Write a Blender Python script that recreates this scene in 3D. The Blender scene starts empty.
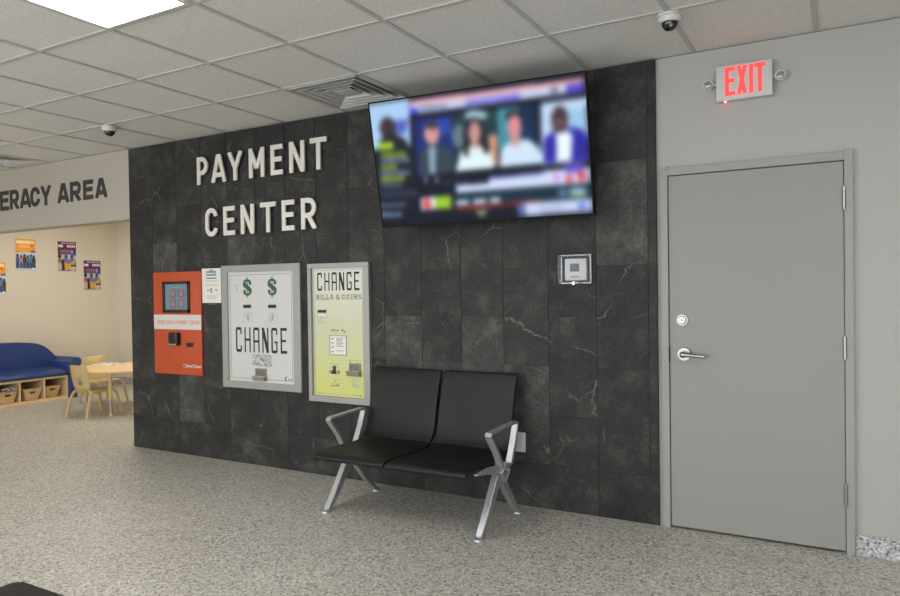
import bpy, bmesh, math, random
import numpy as np
from mathutils import Vector, Matrix
R = math.radians
PI = math.pi
scene = bpy.context.scene
COL = scene.collection
rnd = random.Random(7)

# ---------------------------------------------------------------- materials
def s2l(c):
    return tuple((v/12.92 if v <= .04045 else ((v+.055)/1.055)**2.4) for v in c)
def rgb(r, g, b): return s2l((r/255, g/255, b/255))

def mat(name, col, rough=.5, metal=0., bump=0., bscale=200., spec=.5, coat=0., emit=None, estr=0.):
    m = bpy.data.materials.new(name); m.use_nodes = True
    nt = m.node_tree; b = nt.nodes['Principled BSDF']
    b.inputs['Base Color'].default_value = (*col, 1)
    b.inputs['Roughness'].default_value = rough
    b.inputs['Metallic'].default_value = metal
    b.inputs['Specular IOR Level'].default_value = spec
    b.inputs['Coat Weight'].default_value = coat
    if emit:
        b.inputs['Emission Color'].default_value = (*emit, 1); b.inputs['Emission Strength'].default_value = estr
    if bump:
        tc = nt.nodes.new('ShaderNodeTexCoord'); n = nt.nodes.new('ShaderNodeTexNoise')
        n.inputs['Scale'].default_value = bscale; n.inputs['Detail'].default_value = 3
        bp = nt.nodes.new('ShaderNodeBump'); bp.inputs['Strength'].default_value = bump; bp.inputs['Distance'].default_value = .002
        nt.links.new(tc.outputs['Object'], n.inputs['Vector']); nt.links.new(n.outputs['Fac'], bp.inputs['Height'])
        nt.links.new(bp.outputs['Normal'], b.inputs['Normal'])
    return m

class NG:   # small node helper
    def __init__(s, m): s.m = m; s.nt = m.node_tree; s.b = s.nt.nodes['Principled BSDF']
    def n(s, t, **k):
        o = s.nt.nodes.new(t)
        for a, v in k.items():
            if hasattr(o, a): setattr(o, a, v)
            else: o.inputs[a.replace('_', ' ')].default_value = v
        return o
    def l(s, a, b): s.nt.links.new(a, b)
    def ramp(s, fac, stops, interp='LINEAR'):
        r = s.nt.nodes.new('ShaderNodeValToRGB'); r.color_ramp.interpolation = interp
        e = r.color_ramp.elements
        while len(e) > 1: e.remove(e[-1])
        e[0].position = stops[0][0]; e[0].color = (*stops[0][1], 1)
        for p, c in stops[1:]:
            q = e.new(p); q.color = (*c, 1)
        s.l(fac, r.inputs['Fac']); return r
    def mix(s, f, a, b, mode='MIX'):
        x = s.nt.nodes.new('ShaderNodeMix'); x.data_type = 'RGBA'; x.blend_type = mode
        if isinstance(f, (int, float)): x.inputs[0].default_value = f
        else: s.l(f, x.inputs[0])
        for i, v in ((6, a), (7, b)):
            if isinstance(v, tuple): x.inputs[i].default_value = (*v, 1)
            else: s.l(v, x.inputs[i])
        return x.outputs[2]
    def math(s, op, a, b=None):
        x = s.nt.nodes.new('ShaderNodeMath'); x.operation = op
        for i, v in ((0, a), (1, b)):
            if v is None: continue
            if isinstance(v, (int, float)): x.inputs[i].default_value = v
            else: s.l(v, x.inputs[i])
        return x.outputs[0]

def stone_mat():
    m = mat('dark_stone', (.05, .05, .05), .55, spec=.22); g = NG(m)
    tc = g.n('ShaderNodeTexCoord'); at = g.n('ShaderNodeAttribute'); at.attribute_name = 'tile'
    sc = g.n('ShaderNodeVectorMath', operation='SCALE'); g.l(at.outputs['Color'], sc.inputs[0]); sc.inputs['Scale'].default_value = 37.
    ad = g.n('ShaderNodeVectorMath', operation='ADD'); g.l(tc.outputs['Object'], ad.inputs[0]); g.l(sc.outputs[0], ad.inputs[1])
    cloud = g.n('ShaderNodeTexNoise', Scale=5., Detail=8., Roughness=.65); g.l(ad.outputs[0], cloud.inputs['Vector'])
    fine = g.n('ShaderNodeTexNoise', Scale=60., Detail=5., Roughness=.7); g.l(ad.outputs[0], fine.inputs['Vector'])
    base = g.ramp(cloud.outputs['Fac'], [(.3, rgb(38, 37, 36)), (.5, rgb(50, 49, 47)), (.72, rgb(76, 75, 71))])
    fr = g.ramp(fine.outputs['Fac'], [(.3, (.66,)*3), (.7, (1.36,)*3)])
    c = g.mix(1., base.outputs[0], fr.outputs[0], 'MULTIPLY')
    # per tile brightness
    sep = g.n('ShaderNodeSeparateColor'); g.l(at.outputs['Color'], sep.inputs[0])
    br = g.ramp(sep.outputs[2], [(0., (.82,)*3), (.7, (1.05,)*3), (1., (1.75,)*3)])
    c = g.mix(1., c, br.outputs[0], 'MULTIPLY')
    # veins
    def vein(scale, warp, width, mlo, mhi, seed):
        mp = g.n('ShaderNodeMapping'); mp.inputs['Location'].default_value = (seed, seed*2, seed*3); g.l(ad.outputs[0], mp.inputs['Vector'])
        wn = g.n('ShaderNodeTexNoise', Scale=7., Detail=6., Roughness=.65); g.l(mp.outputs[0], wn.inputs['Vector'])
        ws = g.n('ShaderNodeVectorMath', operation='SCALE'); g.l(wn.outputs['Color'], ws.inputs[0]); ws.inputs['Scale'].default_value = warp
        wa = g.n('ShaderNodeVectorMath', operation='ADD'); g.l(mp.outputs[0], wa.inputs[0]); g.l(ws.outputs[0], wa.inputs[1])
        v1 = g.n('ShaderNodeTexVoronoi', Scale=scale, Randomness=1.); v1.feature = 'DISTANCE_TO_EDGE'; g.l(wa.outputs[0], v1.inputs['Vector'])
        v = g.ramp(v1.outputs['Distance'], [(0, (1,)*3), (width*.4, (.7,)*3), (width, (0,)*3)])
        n2 = g.n('ShaderNodeTexNoise', Scale=scale*1.6, Detail=3.); mp2 = g.n('ShaderNodeMapping'); mp2.inputs['Location'].default_value = (9+seed, 3, 1)
        g.l(ad.outputs[0], mp2.inputs['Vector']); g.l(mp2.outputs[0], n2.inputs['Vector'])
        k = g.ramp(n2.outputs['Fac'], [(mlo, (0,)*3), (mhi, (1,)*3)])
        return g.mix(1., v.outputs[0], k.outputs[0], 'MULTIPLY')
    c = g.mix(vein(2.3, .10, .0085, .50, .72, 1.), c, rgb(122, 121, 115))
    c = g.mix(vein(4.6, .07, .009, .56, .76, 4.), c, rgb(98, 97, 92))
    g.l(c, g.b.inputs['Base Color'])
    rr = g.ramp(cloud.outputs['Fac'], [(.3, (.5,)*3), (.7, (.65,)*3)]); g.l(rr.outputs[0], g.b.inputs['Roughness'])
    bp = g.n('ShaderNodeBump', Strength=.25, Distance=.002); g.l(fine.outputs['Fac'], bp.inputs['Height']); g.l(bp.outputs[0], g.b.inputs['Normal'])
    return m

def terrazzo(name, base, light, dark, scale=95., rough=.4):
    m = mat(name, base, rough); g = NG(m)
    tc = g.n('ShaderNodeTexCoord')
    v = g.n('ShaderNodeTexVoronoi', Scale=scale, Randomness=1.); g.l(tc.outputs['Object'], v.inputs['Vector'])
    sep = g.n('ShaderNodeSeparateColor'); g.l(v.outputs['Color'], sep.inputs[0])
    r1 = g.ramp(sep.outputs[0], [(0, dark), (.16, dark), (.17, base), (.72, base), (.73, light)], 'CONSTANT')
    v2 = g.n('ShaderNodeTexVoronoi', Scale=scale*1.9, Randomness=1.); g.l(tc.outputs['Object'], v2.inputs['Vector'])
    s2 = g.n('ShaderNodeSeparateColor'); g.l(v2.outputs['Color'], s2.inputs[0])
    r2 = g.ramp(s2.outputs[1], [(0, (.72,)*3), (.14, (1.,)*3), (.8, (1.16,)*3)], 'CONSTANT')
    c = g.mix(1., r1.outputs[0], r2.outputs[0], 'MULTIPLY')
    big = g.n('ShaderNodeTexNoise', Scale=.9, Detail=4.); g.l(tc.outputs['Object'], big.inputs['Vector'])
    r3 = g.ramp(big.outputs['Fac'], [(.3, (.93,)*3), (.7, (1.06,)*3)])
    c = g.mix(1., c, r3.outputs[0], 'MULTIPLY')
    g.l(c, g.b.inputs['Base Color'])
    bn = g.n('ShaderNodeTexNoise', Scale=140., Detail=2.); g.l(tc.outputs['Object'], bn.inputs['Vector'])
    bp = g.n('ShaderNodeBump', Strength=.3, Distance=.001); g.l(bn.outputs['Fac'], bp.inputs['Height']); g.l(bp.outputs[0], g.b.inputs['Normal'])
    return m

def ceiling_mat():
    m = mat('acoustic_tile', rgb(220, 218, 214), .95, spec=.1); g = NG(m)
    tc = g.n('ShaderNodeTexCoord')
    n = g.n('ShaderNodeTexNoise', Scale=90., Detail=4., Roughness=.7); g.l(tc.outputs['Object'], n.inputs['Vector'])
    c = g.ramp(n.outputs['Fac'], [(.32, rgb(204, 202, 198)), (.5, rgb(222, 220, 216)), (.7, rgb(230, 228, 224))])
    g.l(c.outputs[0], g.b.inputs['Base Color'])
    bp = g.n('ShaderNodeBump', Strength=.5, Distance=.002); g.l(n.outputs['Fac'], bp.inputs['Height']); g.l(bp.outputs[0], g.b.inputs['Normal'])
    return m

def gradient_mat(name, z0, z1, c0, c1, cm):   # printed colour gradient on the changer's face
    m = mat(name, c0, .35); g = NG(m)
    tc = g.n('ShaderNodeTexCoord'); s = g.n('ShaderNodeSeparateXYZ'); g.l(tc.outputs['Object'], s.inputs[0])
    mr = g.n('ShaderNodeMapRange'); mr.inputs['From Min'].default_value = z0; mr.inputs['From Max'].default_value = z1
    g.l(s.outputs['Z'], mr.inputs['Value'])
    r = g.ramp(mr.outputs[0], [(0, c0), (.5, cm), (1, c1)]); g.l(r.outputs[0], g.b.inputs['Base Color'])
    return m

def wood_mat(name, a, b, axis=(1, 14, 14), rough=.45):
    m = mat(name, a, rough); g = NG(m)
    tc = g.n('ShaderNodeTexCoord'); mp = g.n('ShaderNodeMapping'); mp.inputs['Scale'].default_value = axis
    g.l(tc.outputs['Object'], mp.inputs['Vector'])
    n = g.n('ShaderNodeTexNoise', Scale=4., Detail=5., Distortion=.4); g.l(mp.outputs[0], n.inputs['Vector'])
    r = g.ramp(n.outputs['Fac'], [(.3, a), (.7, b)]); g.l(r.outputs[0], g.b.inputs['Base Color'])
    return m

def seat_mat():
    m = mat('black_seat_shell', rgb(30, 28, 26), .55, spec=.3); g = NG(m)
    tc = g.n('ShaderNodeTexCoord'); n = g.n('ShaderNodeTexNoise', Scale=3., Detail=5., Distortion=.5); g.l(tc.outputs['Object'], n.inputs['Vector'])
    r = g.ramp(n.outputs['Fac'], [(.3, (.44,)*3), (.7, (.58,)*3)]); g.l(r.outputs[0], g.b.inputs['Roughness'])
    c = g.ramp(n.outputs['Fac'], [(.35, rgb(22, 21, 19)), (.75, rgb(28, 26, 24))]); g.l(c.outputs[0], g.b.inputs['Base Color'])
    return m

def attr_mat(name, attr, emis=0., rough=.4):
    m = mat(name, (.5, .5, .5), rough); g = NG(m)
    a = g.n('ShaderNodeAttribute'); a.attribute_name = attr
    if emis:
        g.b.inputs['Base Color'].default_value = (.01, .01, .012, 1)
        g.l(a.outputs['Color'], g.b.inputs['Emission Color']); g.b.inputs['Emission Strength'].default_value = emis
    else: g.l(a.outputs['Color'], g.b.inputs['Base Color'])
    return m

M = dict(
    stone=stone_mat(), grout=mat('grout', rgb(38, 38, 37), .9),
    floor=terrazzo('speckled_floor', rgb(178, 174, 165), rgb(204, 200, 190), rgb(130, 127, 119)),
    cove=terrazzo('speckled_cove', rgb(168, 168, 168), rgb(205, 205, 205), rgb(100, 102, 106), 110.),
    wall=mat('grey_paint', rgb(170, 168, 164), .7, bump=.15, bscale=260.),
    header=mat('warm_lit_grey_paint', rgb(176, 168, 155), .7, bump=.15, bscale=260.), cream=mat('cream_paint', rgb(214, 205, 188), .75, bump=.12, bscale=260.),  # header: the grey wall paint with warm light put into its colour
    tile=ceiling_mat(), tbar=mat('ceiling_grid_paint', rgb(188, 186, 182), .6),
    door=mat('grey_door_paint', rgb(146, 145, 140), .5, spec=.35), frame=mat('grey_frame_paint', rgb(152, 151, 147), .5, spec=.35),
    chrome=mat('satin_chrome', rgb(168, 166, 160), .28, 1.), alu=mat('polished_aluminium', rgb(176, 177, 179), .4, .6, bump=.05, bscale=80.),
    steel=mat('stainless_steel', rgb(156, 155, 150), .5, .35), black=mat('black_plastic', rgb(20, 20, 21), .4),
    seat=seat_mat(), beam=mat('black_beam_steel', rgb(30, 30, 31), .5, .3),
    orange=mat('orange_panel_paint', rgb(184, 78, 44), .5, spec=.3), strip=mat('pale_strip', rgb(205, 200, 194), .45),
    kscreen=mat('kiosk_screen', rgb(60, 80, 90), .2, emit=rgb(128, 150, 165), estr=.42),
    ktile=mat('kiosk_button', rgb(100, 84, 92), .3, emit=rgb(108, 92, 100), estr=.3), ktile2=mat('kiosk_button_picture', rgb(130, 108, 114), .3, emit=rgb(134, 112, 118), estr=.3),
    white=mat('white_print', rgb(198, 197, 193), .4), paper=mat('white_paper', rgb(222, 218, 210), .8),
    ink=mat('black_ink', rgb(22, 22, 22), .6), greyink=mat('grey_ink', rgb(120, 119, 114), .6), paleink=mat('pale_ink', rgb(165, 163, 158), .6),
    blueink=mat('blue_ink', rgb(120, 145, 160), .6), orangeink=mat('orange_ink', rgb(215, 130, 100), .6),
    green=mat('green_ink', rgb(38, 84, 62), .5), olive=mat('olive_ink', rgb(140, 138, 112), .6),
    gradient=gradient_mat('yellow_gradient_panel', .60, 1.56, rgb(200, 202, 108), rgb(206, 205, 198), rgb(196, 196, 158)),
    letter=mat('brushed_letter_metal', rgb(216, 211, 201), .45, .1), vinyl=mat('charcoal_letter', rgb(52, 50, 48), .55),
    plastic=mat('white_plastic', rgb(205, 204, 200), .4), clear=None, lcd=mat('lcd_display', rgb(62, 74, 60), .25),
    exitplate=mat('exit_plate', rgb(196, 195, 193), .45), exitred=mat('exit_red', rgb(200, 40, 40), .5, emit=(1., .055, .05), estr=1.3),
    led=mat('red_led', (1, .1, .1), .4, emit=(1., .05, .04), estr=25.),
    lampglass=mat('lamp_lens', rgb(150, 150, 150), .15, .4), tvblack=mat('tv_plastic', rgb(9, 9, 10), .5, spec=.15),
    troffer=mat('light_diffuser', (.9, .9, .9), .5, emit=(1., 1., 1.), estr=12.5), troffer_nook=mat('nook_light_diffuser', (.9, .9, .9), .5, emit=(1., .94, .82), estr=11.), troffer_warm=mat('warm_light_diffuser', (.9, .9, .9), .5, emit=(1., .93, .80), estr=9.), whitemetal=mat('white_metal', rgb(200, 198, 194), .45),
    duct=mat('dark_duct', rgb(40, 40, 40), .9), camdome=mat('smoked_dome', rgb(18, 18, 20), .08, coat=.5),
    blue=mat('blue_vinyl', rgb(38, 62, 118), .45, bump=.1, bscale=300.), maple=wood_mat('maple_laminate', rgb(214, 184, 140), rgb(226, 198, 156)),
    basket=mat('tan_basket', rgb(204, 170, 122), .6, bump=.3, bscale=120.), tan=mat('tan_plastic', rgb(200, 174, 122), .4),
    tabletop=wood_mat('maple_tabletop', rgb(228, 190, 136), rgb(236, 202, 150)), brown=mat('dark_glass_black', rgb(12, 12, 14), .3),
    tray=mat('shaded_recess_steel', rgb(120, 114, 104), .5, .4), fur=mat('stuffed_grey', rgb(150, 150, 145), .9),  # tray: stainless steel darkened, recess shade put into the colour
)
def clear_mat():
    m = bpy.data.materials.new('clear_acrylic'); m.use_nodes = True; nt = m.node_tree; nt.nodes.clear()
    o = nt.nodes.new('ShaderNodeOutputMaterial'); t = nt.nodes.new('ShaderNodeBsdfTransparent'); g = nt.nodes.new('ShaderNodeBsdfPrincipled')
    g.inputs['Base Color'].default_value = (*rgb(190, 192, 205), 1); g.inputs['Roughness'].default_value = .08
    t.inputs['Color'].default_value = (.99, .99, 1., 1)
    fr = nt.nodes.new('ShaderNodeLayerWeight'); fr.inputs['Blend'].default_value = .35
    mr = nt.nodes.new('ShaderNodeMapRange'); mr.inputs['To Min'].default_value = .015; mr.inputs['To Max'].default_value = .5
    x = nt.nodes.new('ShaderNodeMixShader'); nt.links.new(fr.outputs['Facing'], mr.inputs[0]); nt.links.new(mr.outputs[0], x.inputs[0])
    nt.links.new(t.outputs[0], x.inputs[1]); nt.links.new(g.outputs[0], x.inputs[2]); nt.links.new(x.outputs[0], o.inputs[0])
    return m
M['clear'] = clear_mat()
def pane_mat():
    m = bpy.data.materials.new('window_glass'); m.use_nodes = True; nt = m.node_tree; nt.nodes.clear()
    o = nt.nodes.new('ShaderNodeOutputMaterial'); t = nt.nodes.new('ShaderNodeBsdfTransparent'); g = nt.nodes.new('ShaderNodeBsdfGlossy')
    g.inputs['Roughness'].default_value = .02; x = nt.nodes.new('ShaderNodeMixShader'); x.inputs[0].default_value = .08
    nt.links.new(t.outputs[0], x.inputs[1]); nt.links.new(g.outputs[0], x.inputs[2]); nt.links.new(x.outputs[0], o.inputs[0]); return m
M['pane'] = pane_mat()

# ---------------------------------------------------------------- mesh helpers
def box(bm, x0, x1, y0, y1, z0, z1, bev=0., seg=2, mi=0, rot=None):
    t = bmesh.new(); bmesh.ops.create_cube(t, size=1.)
    for v in t.verts: v.co = Vector(((v.co.x+.5)*(x1-x0)+x0, (v.co.y+.5)*(y1-y0)+y0, (v.co.z+.5)*(z1-z0)+z0))
    if bev: bmesh.ops.bevel(t, geom=list(t.edges), offset=bev, segments=seg, profile=.5, affect='EDGES')
    if rot: bmesh.ops.transform(t, matrix=rot, verts=t.verts)
    merge(bm, t, mi); return bm
def merge(bm, t, mi=0):
    vs = [bm.verts.new(v.co) for v in t.verts]; t.verts.index_update()
    for f in t.faces:
        try:
            nf = bm.faces.new([vs[v.index] for v in f.verts]); nf.material_index = mi
        except ValueError: pass
    t.free()
def cyl(bm, p0, p1, r0, r1=None, n=24, mi=0, bev=0.):
    r1 = r0 if r1 is None else r1
    p0, p1 = Vector(p0), Vector(p1); d = p1-p0
    t = bmesh.new(); bmesh.ops.create_cone(t, cap_ends=True, segments=n, radius1=r0, radius2=r1, depth=d.length)
    if bev:
        bmesh.ops.bevel(t, geom=[e for e in t.edges if len(e.link_faces) == 2 and max(len(f.verts) for f in e.link_faces) > 4], offset=bev, segments=2, affect='EDGES')
    q = d.to_track_quat('Z', 'Y').to_matrix().to_4x4()
    bmesh.ops.transform(t, matrix=Matrix.Translation((p0+p1)/2) @ q, verts=t.verts); merge(bm, t, mi)
def sphere(bm, c, r, sc=(1, 1, 1), n=24, mi=0):
    t = bmesh.new(); bmesh.ops.create_uvsphere(t, u_segments=n, v_segments=n//2, radius=r)
    bmesh.ops.transform(t, matrix=Matrix.Translation(c) @ Matrix.Diagonal((*sc, 1)), verts=t.verts); merge(bm, t, mi)
def crom(pts, k=6, closed=False):
    P = [Vector(p) for p in pts]; out = []; n = len(P)
    for i in range(n if closed else n-1):
        a, b, c, d = (P[(i-1) % n] if closed or i > 0 else P[i]), P[i], P[(i+1) % n], (P[(i+2) % n] if closed or i+2 < n else P[i+1])
        for j in range(k):
            t = j/k
            out.append(.5*((2*b)+(c-a)*t+(2*a-5*b+4*c-d)*t*t+(-a+3*b-3*c+d)*t**3))
    if not closed: out.append(P[-1])
    return out
def tube(bm, pts, r, n=12, closed=False, mi=0):
    P = [Vector(p) for p in pts]; rs = r if isinstance(r, (list, tuple)) else [r]*len(P)
    rings = []; up = None
    for i, p in enumerate(P):
        a = P[(i-1) % len(P)] if closed or i else P[i]; b = P[(i+1) % len(P)] if closed or i < len(P)-1 else P[i]
        d = (b-a).normalized()
        if up is None: up = Vector((0, 0, 1)) if abs(d.z) < .9 else Vector((1, 0, 0))
        s = d.cross(up).normalized(); up = s.cross(d).normalized()
        rings.append([bm.verts.new(p+rs[i]*(math.cos(2*PI*j/n)*s+math.sin(2*PI*j/n)*up)) for j in range(n)])
    m = len(rings)
    for i in range(m if closed else m-1):
        A, B = rings[i], rings[(i+1) % m]
        for j in range(n):
            f = bm.faces.new((A[j], A[(j+1) % n], B[(j+1) % n], B[j])); f.material_index = mi
    if not closed:
        bm.faces.new(rings[0][::-1]); bm.faces.new(rings[-1])
def ribbon(bm, pts, x0, x1, th, closed=False, mi=0):
    """a bar that follows pts (y,z), spans x0..x1 (numbers or lists), with thickness th (number or list) centred on pts"""
    P = [Vector((p[0], p[1])) for p in pts]; n = len(P)
    T = th if isinstance(th, (list, tuple)) else [th]*n
    X0 = x0 if isinstance(x0, (list, tuple)) else [x0]*n; X1 = x1 if isinstance(x1, (list, tuple)) else [x1]*n
    rings = []
    for i in range(n):
        a = P[(i-1) % n] if closed or i else P[i]; b = P[(i+1) % n] if closed or i < n-1 else P[i]
        d1 = (P[i]-a).normalized() if (P[i]-a).length > 1e-9 else (b-P[i]).normalized(); d2 = (b-P[i]).normalized() if (b-P[i]).length > 1e-9 else d1
        d = (d1+d2).normalized(); nrm = Vector((-d.y, d.x)); c = max(.4, d.dot(d1)); h = T[i]/2/c
        A = P[i]+nrm*h; B = P[i]-nrm*h
        rings.append([bm.verts.new((X0[i], A.x, A.y)), bm.verts.new((X1[i], A.x, A.y)), bm.verts.new((X1[i], B.x, B.y)), bm.verts.new((X0[i], B.x, B.y))])
    for i in range(n if closed else n-1):
        A, B = rings[i], rings[(i+1) % n]
        for j in range(4):
            f = bm.faces.new((A[j], A[(j+1) % 4], B[(j+1) % 4], B[j])); f.material_index = mi
    if not closed: bm.faces.new(rings[0][::-1]); bm.faces.new(rings[-1])
def prism(bm, poly, axis, a, b, mi=0, bev=0.):
    """poly: 2D outline; axis 'x': (y,z), 'y': (x,z), 'z': (x,y)"""
    def co(p, t): return {'x': (t, p[0], p[1]), 'y': (p[0], t, p[1]), 'z': (p[0], p[1], t)}[axis]
    t = bmesh.new(); A = [t.verts.new(co(p, a)) for p in poly]; B = [t.verts.new(co(p, b)) for p in poly]
    t.faces.new(A); t.faces.new(B[::-1]); n = len(poly)
    for i in range(n): t.faces.new((A[i], B[i], B[(i+1) % n], A[(i+1) % n]))
    if bev:
        bmesh.ops.bevel(t, geom=[e for e in t.edges if any(len(f.verts) > 4 for f in e.link_faces)], offset=bev, segments=3, profile=.5, affect='EDGES')
    merge(bm, t, mi)

def obj(name, bm, m, parent=None, smooth=True, bevel=0., wn=False):
    bmesh.ops.recalc_face_normals(bm, faces=bm.faces)
    me = bpy.data.meshes.new(name); bm.to_mesh(me); bm.free()
    for k in (m if isinstance(m, (list, tuple)) else [m]): me.materials.append(k)
    if smooth:
        me.shade_smooth(); me.set_sharp_from_angle(angle=R(38))
    o = bpy.data.objects.new(name, me); COL.objects.link(o)
    if parent is not None:
        o.parent = parent
    if bevel:
        b = o.modifiers.new('bevel', 'BEVEL'); b.width = bevel; b.segments = 2; b.limit_method = 'ANGLE'; b.angle_limit = R(35)
    return o
def tag(o, label, cat, group=None):
    o['label'] = label; o['category'] = cat
    if group: o['group'] = group
    return o
def thing(name, label, cat, loc=(0, 0, 0), rz=0., group=None):
    o = bpy.data.objects.new(name, None); COL.objects.link(o); o.location = loc; o.rotation_euler = (0, 0, rz); o.empty_display_size = .1
    return tag(o, label, cat, group)
def struct(name, bm, m, smooth=False):
    o = obj(name, bm, m, smooth=smooth); o['kind'] = 'structure'; return o
def shift(bm, loc):   # world coordinates -> coordinates relative to loc
    bmesh.ops.translate(bm, verts=bm.verts, vec=-Vector(loc)); return bm
def NB(): return bmesh.new()
def dup(root, loc, rz, label=None, group=None):
    r = root.copy(); COL.objects.link(r); r.location = loc; r.rotation_euler = (0, 0, rz)
    if label: r['label'] = label
    if group: r['group'] = group
    for ch in list(root.children):
        c = ch.copy(); COL.objects.link(c); c.parent = r
        for g in ch.children:
            d = g.copy(); COL.objects.link(d); d.parent = c
    return r

# ---------------------------------------------------------------- lettering
def arc(cx, cy, rx, ry, a0, a1, n=8):
    return [(cx+rx*math.cos(R(a0+(a1-a0)*i/n)), cy+ry*math.sin(R(a0+(a1-a0)*i/n))) for i in range(n+1)]
def glyph(ch, W, H, s):
    """strokes (polylines) of a capital in a W x H box for stroke width s; centre lines are inset by s/2"""
    h = s/2; l, r, b, t = h, W-h, h, H-h; m = H*.52; cx = W/2
    if ch == 'A':
        return [[(h*.8, 0), (cx-h*.25, H)], [(W-h*.8, 0), (cx+h*.25, H)], [(W*.2, H*.27), (W*.8, H*.27)]]
    if ch == 'B':
        q = (t-m)/2; w = (m-b)/2
        return [[(l, 0), (l, H)], [(l, t)]+arc(r-q, m+q, q, q, 90, -90)+[(l, m)], [(l, m)]+arc(r-w, b+w, w, w, 90, -90)+[(l, b)]]
    if ch == 'C':
        rx = (r-l)/2; ry = min(rx*1.05, H*.3)
        return [arc(cx, t-ry, rx, ry, 5, 180, 12)+arc(cx, b+ry, rx, ry, 180, 355, 12)]
    if ch == 'D':
        rx = (r-l)*.6; return [[(l, 0), (l, H)], [(l, t), (r-rx, t)]+arc(r-rx, t-rx, rx, rx, 90, 0)+arc(r-rx, b+rx, rx, rx, 0, -90)+[(l, b)]]
    if ch == 'E': return [[(l, 0), (l, H)], [(h, t), (W, t)], [(h, m), (W*.92, m)], [(h, b), (W, b)]]
    if ch == 'G':
        rx = (r-l)/2; ry = min(rx*1.05, H*.3)
        return [arc(cx, t-ry, rx, ry, 5, 180, 12)+arc(cx, b+ry, rx, ry, 180, 360, 12)+[(r, H*.45), (cx, H*.45)]]
    if ch == 'H': return [[(l, 0), (l, H)], [(r, 0), (r, H)], [(l, m), (r, m)]]
    if ch == 'I': return [[(cx, 0), (cx, H)]]
    if ch == 'L': return [[(l, 0), (l, H)], [(h, b), (W, b)]]
    if ch == 'M': return [[(l, 0), (l, H)], [(r, 0), (r, H)], [(l, H-h*.8), (cx, H*.32)], [(r, H-h*.8), (cx, H*.32)]]
    if ch == 'N': return [[(l, 0), (l, H)], [(r, 0), (r, H)], [(l+h*.1, H-h*.4), (r-h*.1, h*.4)]]
    if ch == 'O':
        rx = (r-l)/2; ry = min(rx*1.1, H*.35)
        return [arc(cx, t-ry, rx, ry, 0, 180, 12)+arc(cx, b+ry, rx, ry, 180, 360, 12)+[(r, H*.5)]]
    if ch == 'P':
        q = (t-H*.42)/2
        return [[(l, 0), (l, H)], [(l, t)]+arc(r-q*.9, t-q, q*.9, q, 90, -90)+[(l, t-2*q)]]
    if ch == 'Q': return glyph('O', W, H, s)+[[(W*.6, H*.22), (W*.98, -H*.03)]]
    if ch == 'R':
        q = (t-H*.44)/2
        return [[(l, 0), (l, H)], [(l, t)]+arc(r-q*.9-h*.3, t-q, q*.9, q, 90, -90)+[(l, t-2*q)], [(W*.45, t-2*q), (W-h*.9, 0)]]
    if ch == 'S':
        rx = (r-l)/2; ry = (t-b)/4
        return [arc(cx, t-ry, rx, ry, 15, 270, 12)[:-1]+arc(cx, b+ry, rx, ry, 90, -165, 12)]
    if ch == 'T': return [[(cx, 0), (cx, H)], [(0, t), (W, t)]]
    if ch == 'U': 
        rx = (r-l)/2
        return [[(l, H)]+arc(cx, b+rx, rx, rx, 180, 360, 12)+[(r, H)]]
    if ch == 'X': return [[(h, 0), (W-h, H)], [(W-h, 0), (h, H)]]
    if ch == 'Y': return [[(h*.9, H), (cx, H*.42)], [(W-h*.9, H), (cx, H*.42)], [(cx, 0), (cx, H*.46)]]
    if ch == '1': return [[(cx, 0), (cx, H)]]
    return []
def stroke_poly(bm, pts, s, ox, oz, y0, y1, mi=0):
    P = [Vector(p) for p in pts]; n = len(P); L = []; Rr = []
    for i in range(n):
        d1 = (P[i]-P[i-1]).normalized() if i else (P[1]-P[0]).normalized()
        d2 = (P[i+1]-P[i]).normalized() if i < n-1 else d1
        d = d1+d2
        d = d.normalized() if d.length > 1e-6 else d1
        nr = Vector((-d.y, d.x)); c = max(.5, d.dot(d1)); h = s/2/c
        L.append(P[i]+nr*h); Rr.append(P[i]-nr*h)
    A = [[bm.verts.new((ox+p.x, y, oz+p.y)) for p in L] for y in (y0, y1)]
    B = [[bm.verts.new((ox+p.x, y, oz+p.y)) for p in Rr] for y in (y0, y1)]
    def q(*v): f = bm.faces.new(v); f.material_index = mi
    for i in range(n-1):
        q(A[0][i], A[0][i+1], B[0][i+1], B[0][i]); q(A[1][i], B[1][i], B[1][i+1], A[1][i+1])
        q(A[0][i], A[1][i], A[1][i+1], A[0][i+1]); q(B[0][i], B[0][i+1], B[1][i+1], B[1][i])
    q(A[0][0], B[0][0], B[1][0], A[1][0]); q(A[0][-1], A[1][-1], B[1][-1], B[0][-1])
def letter(bm, ch, x, z, W, H, s, y0, y1, mi=0, clip=True):
    ss = glyph(ch, W, H, s); t = bmesh.new()
    for k, st in enumerate(ss): stroke_poly(t, st, s, x, z, y0-.00015*k, y1, mi)
    if clip:   # trim diagonal stroke ends to the letter's box
        for co, no in (((0, 0, z), (0, 0, -1)), ((0, 0, z+H), (0, 0, 1))):
            g = t.verts[:]+t.edges[:]+t.faces[:]
            r = bmesh.ops.bisect_plane(t, geom=g, plane_co=co, plane_no=no, clear_outer=True)
            es = [e for e in t.edges if e.is_boundary]
            if es: bmesh.ops.holes_fill(t, edges=es, sides=0)
    merge(bm, t, mi)
def words(bm, text, x0, x1, z0, z1, s, y0, y1, gap=.25, widths=None, mi=0):
    wd = {'I': .35, '1': .3, ' ': .55, 'M': 1.2, 'L': .85, 'E': .88}
    ws = [wd.get(c, 1.) for c in text]; tot = sum(ws)+gap*(len(text)-1); k = (x1-x0)/tot; x = x0
    for c, w in zip(text, ws):
        if c != ' ': letter(bm, c, x, z0, w*k, z1-z0, s, y0, y1, mi, clip=False)
        x += (w+gap)*k
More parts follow.
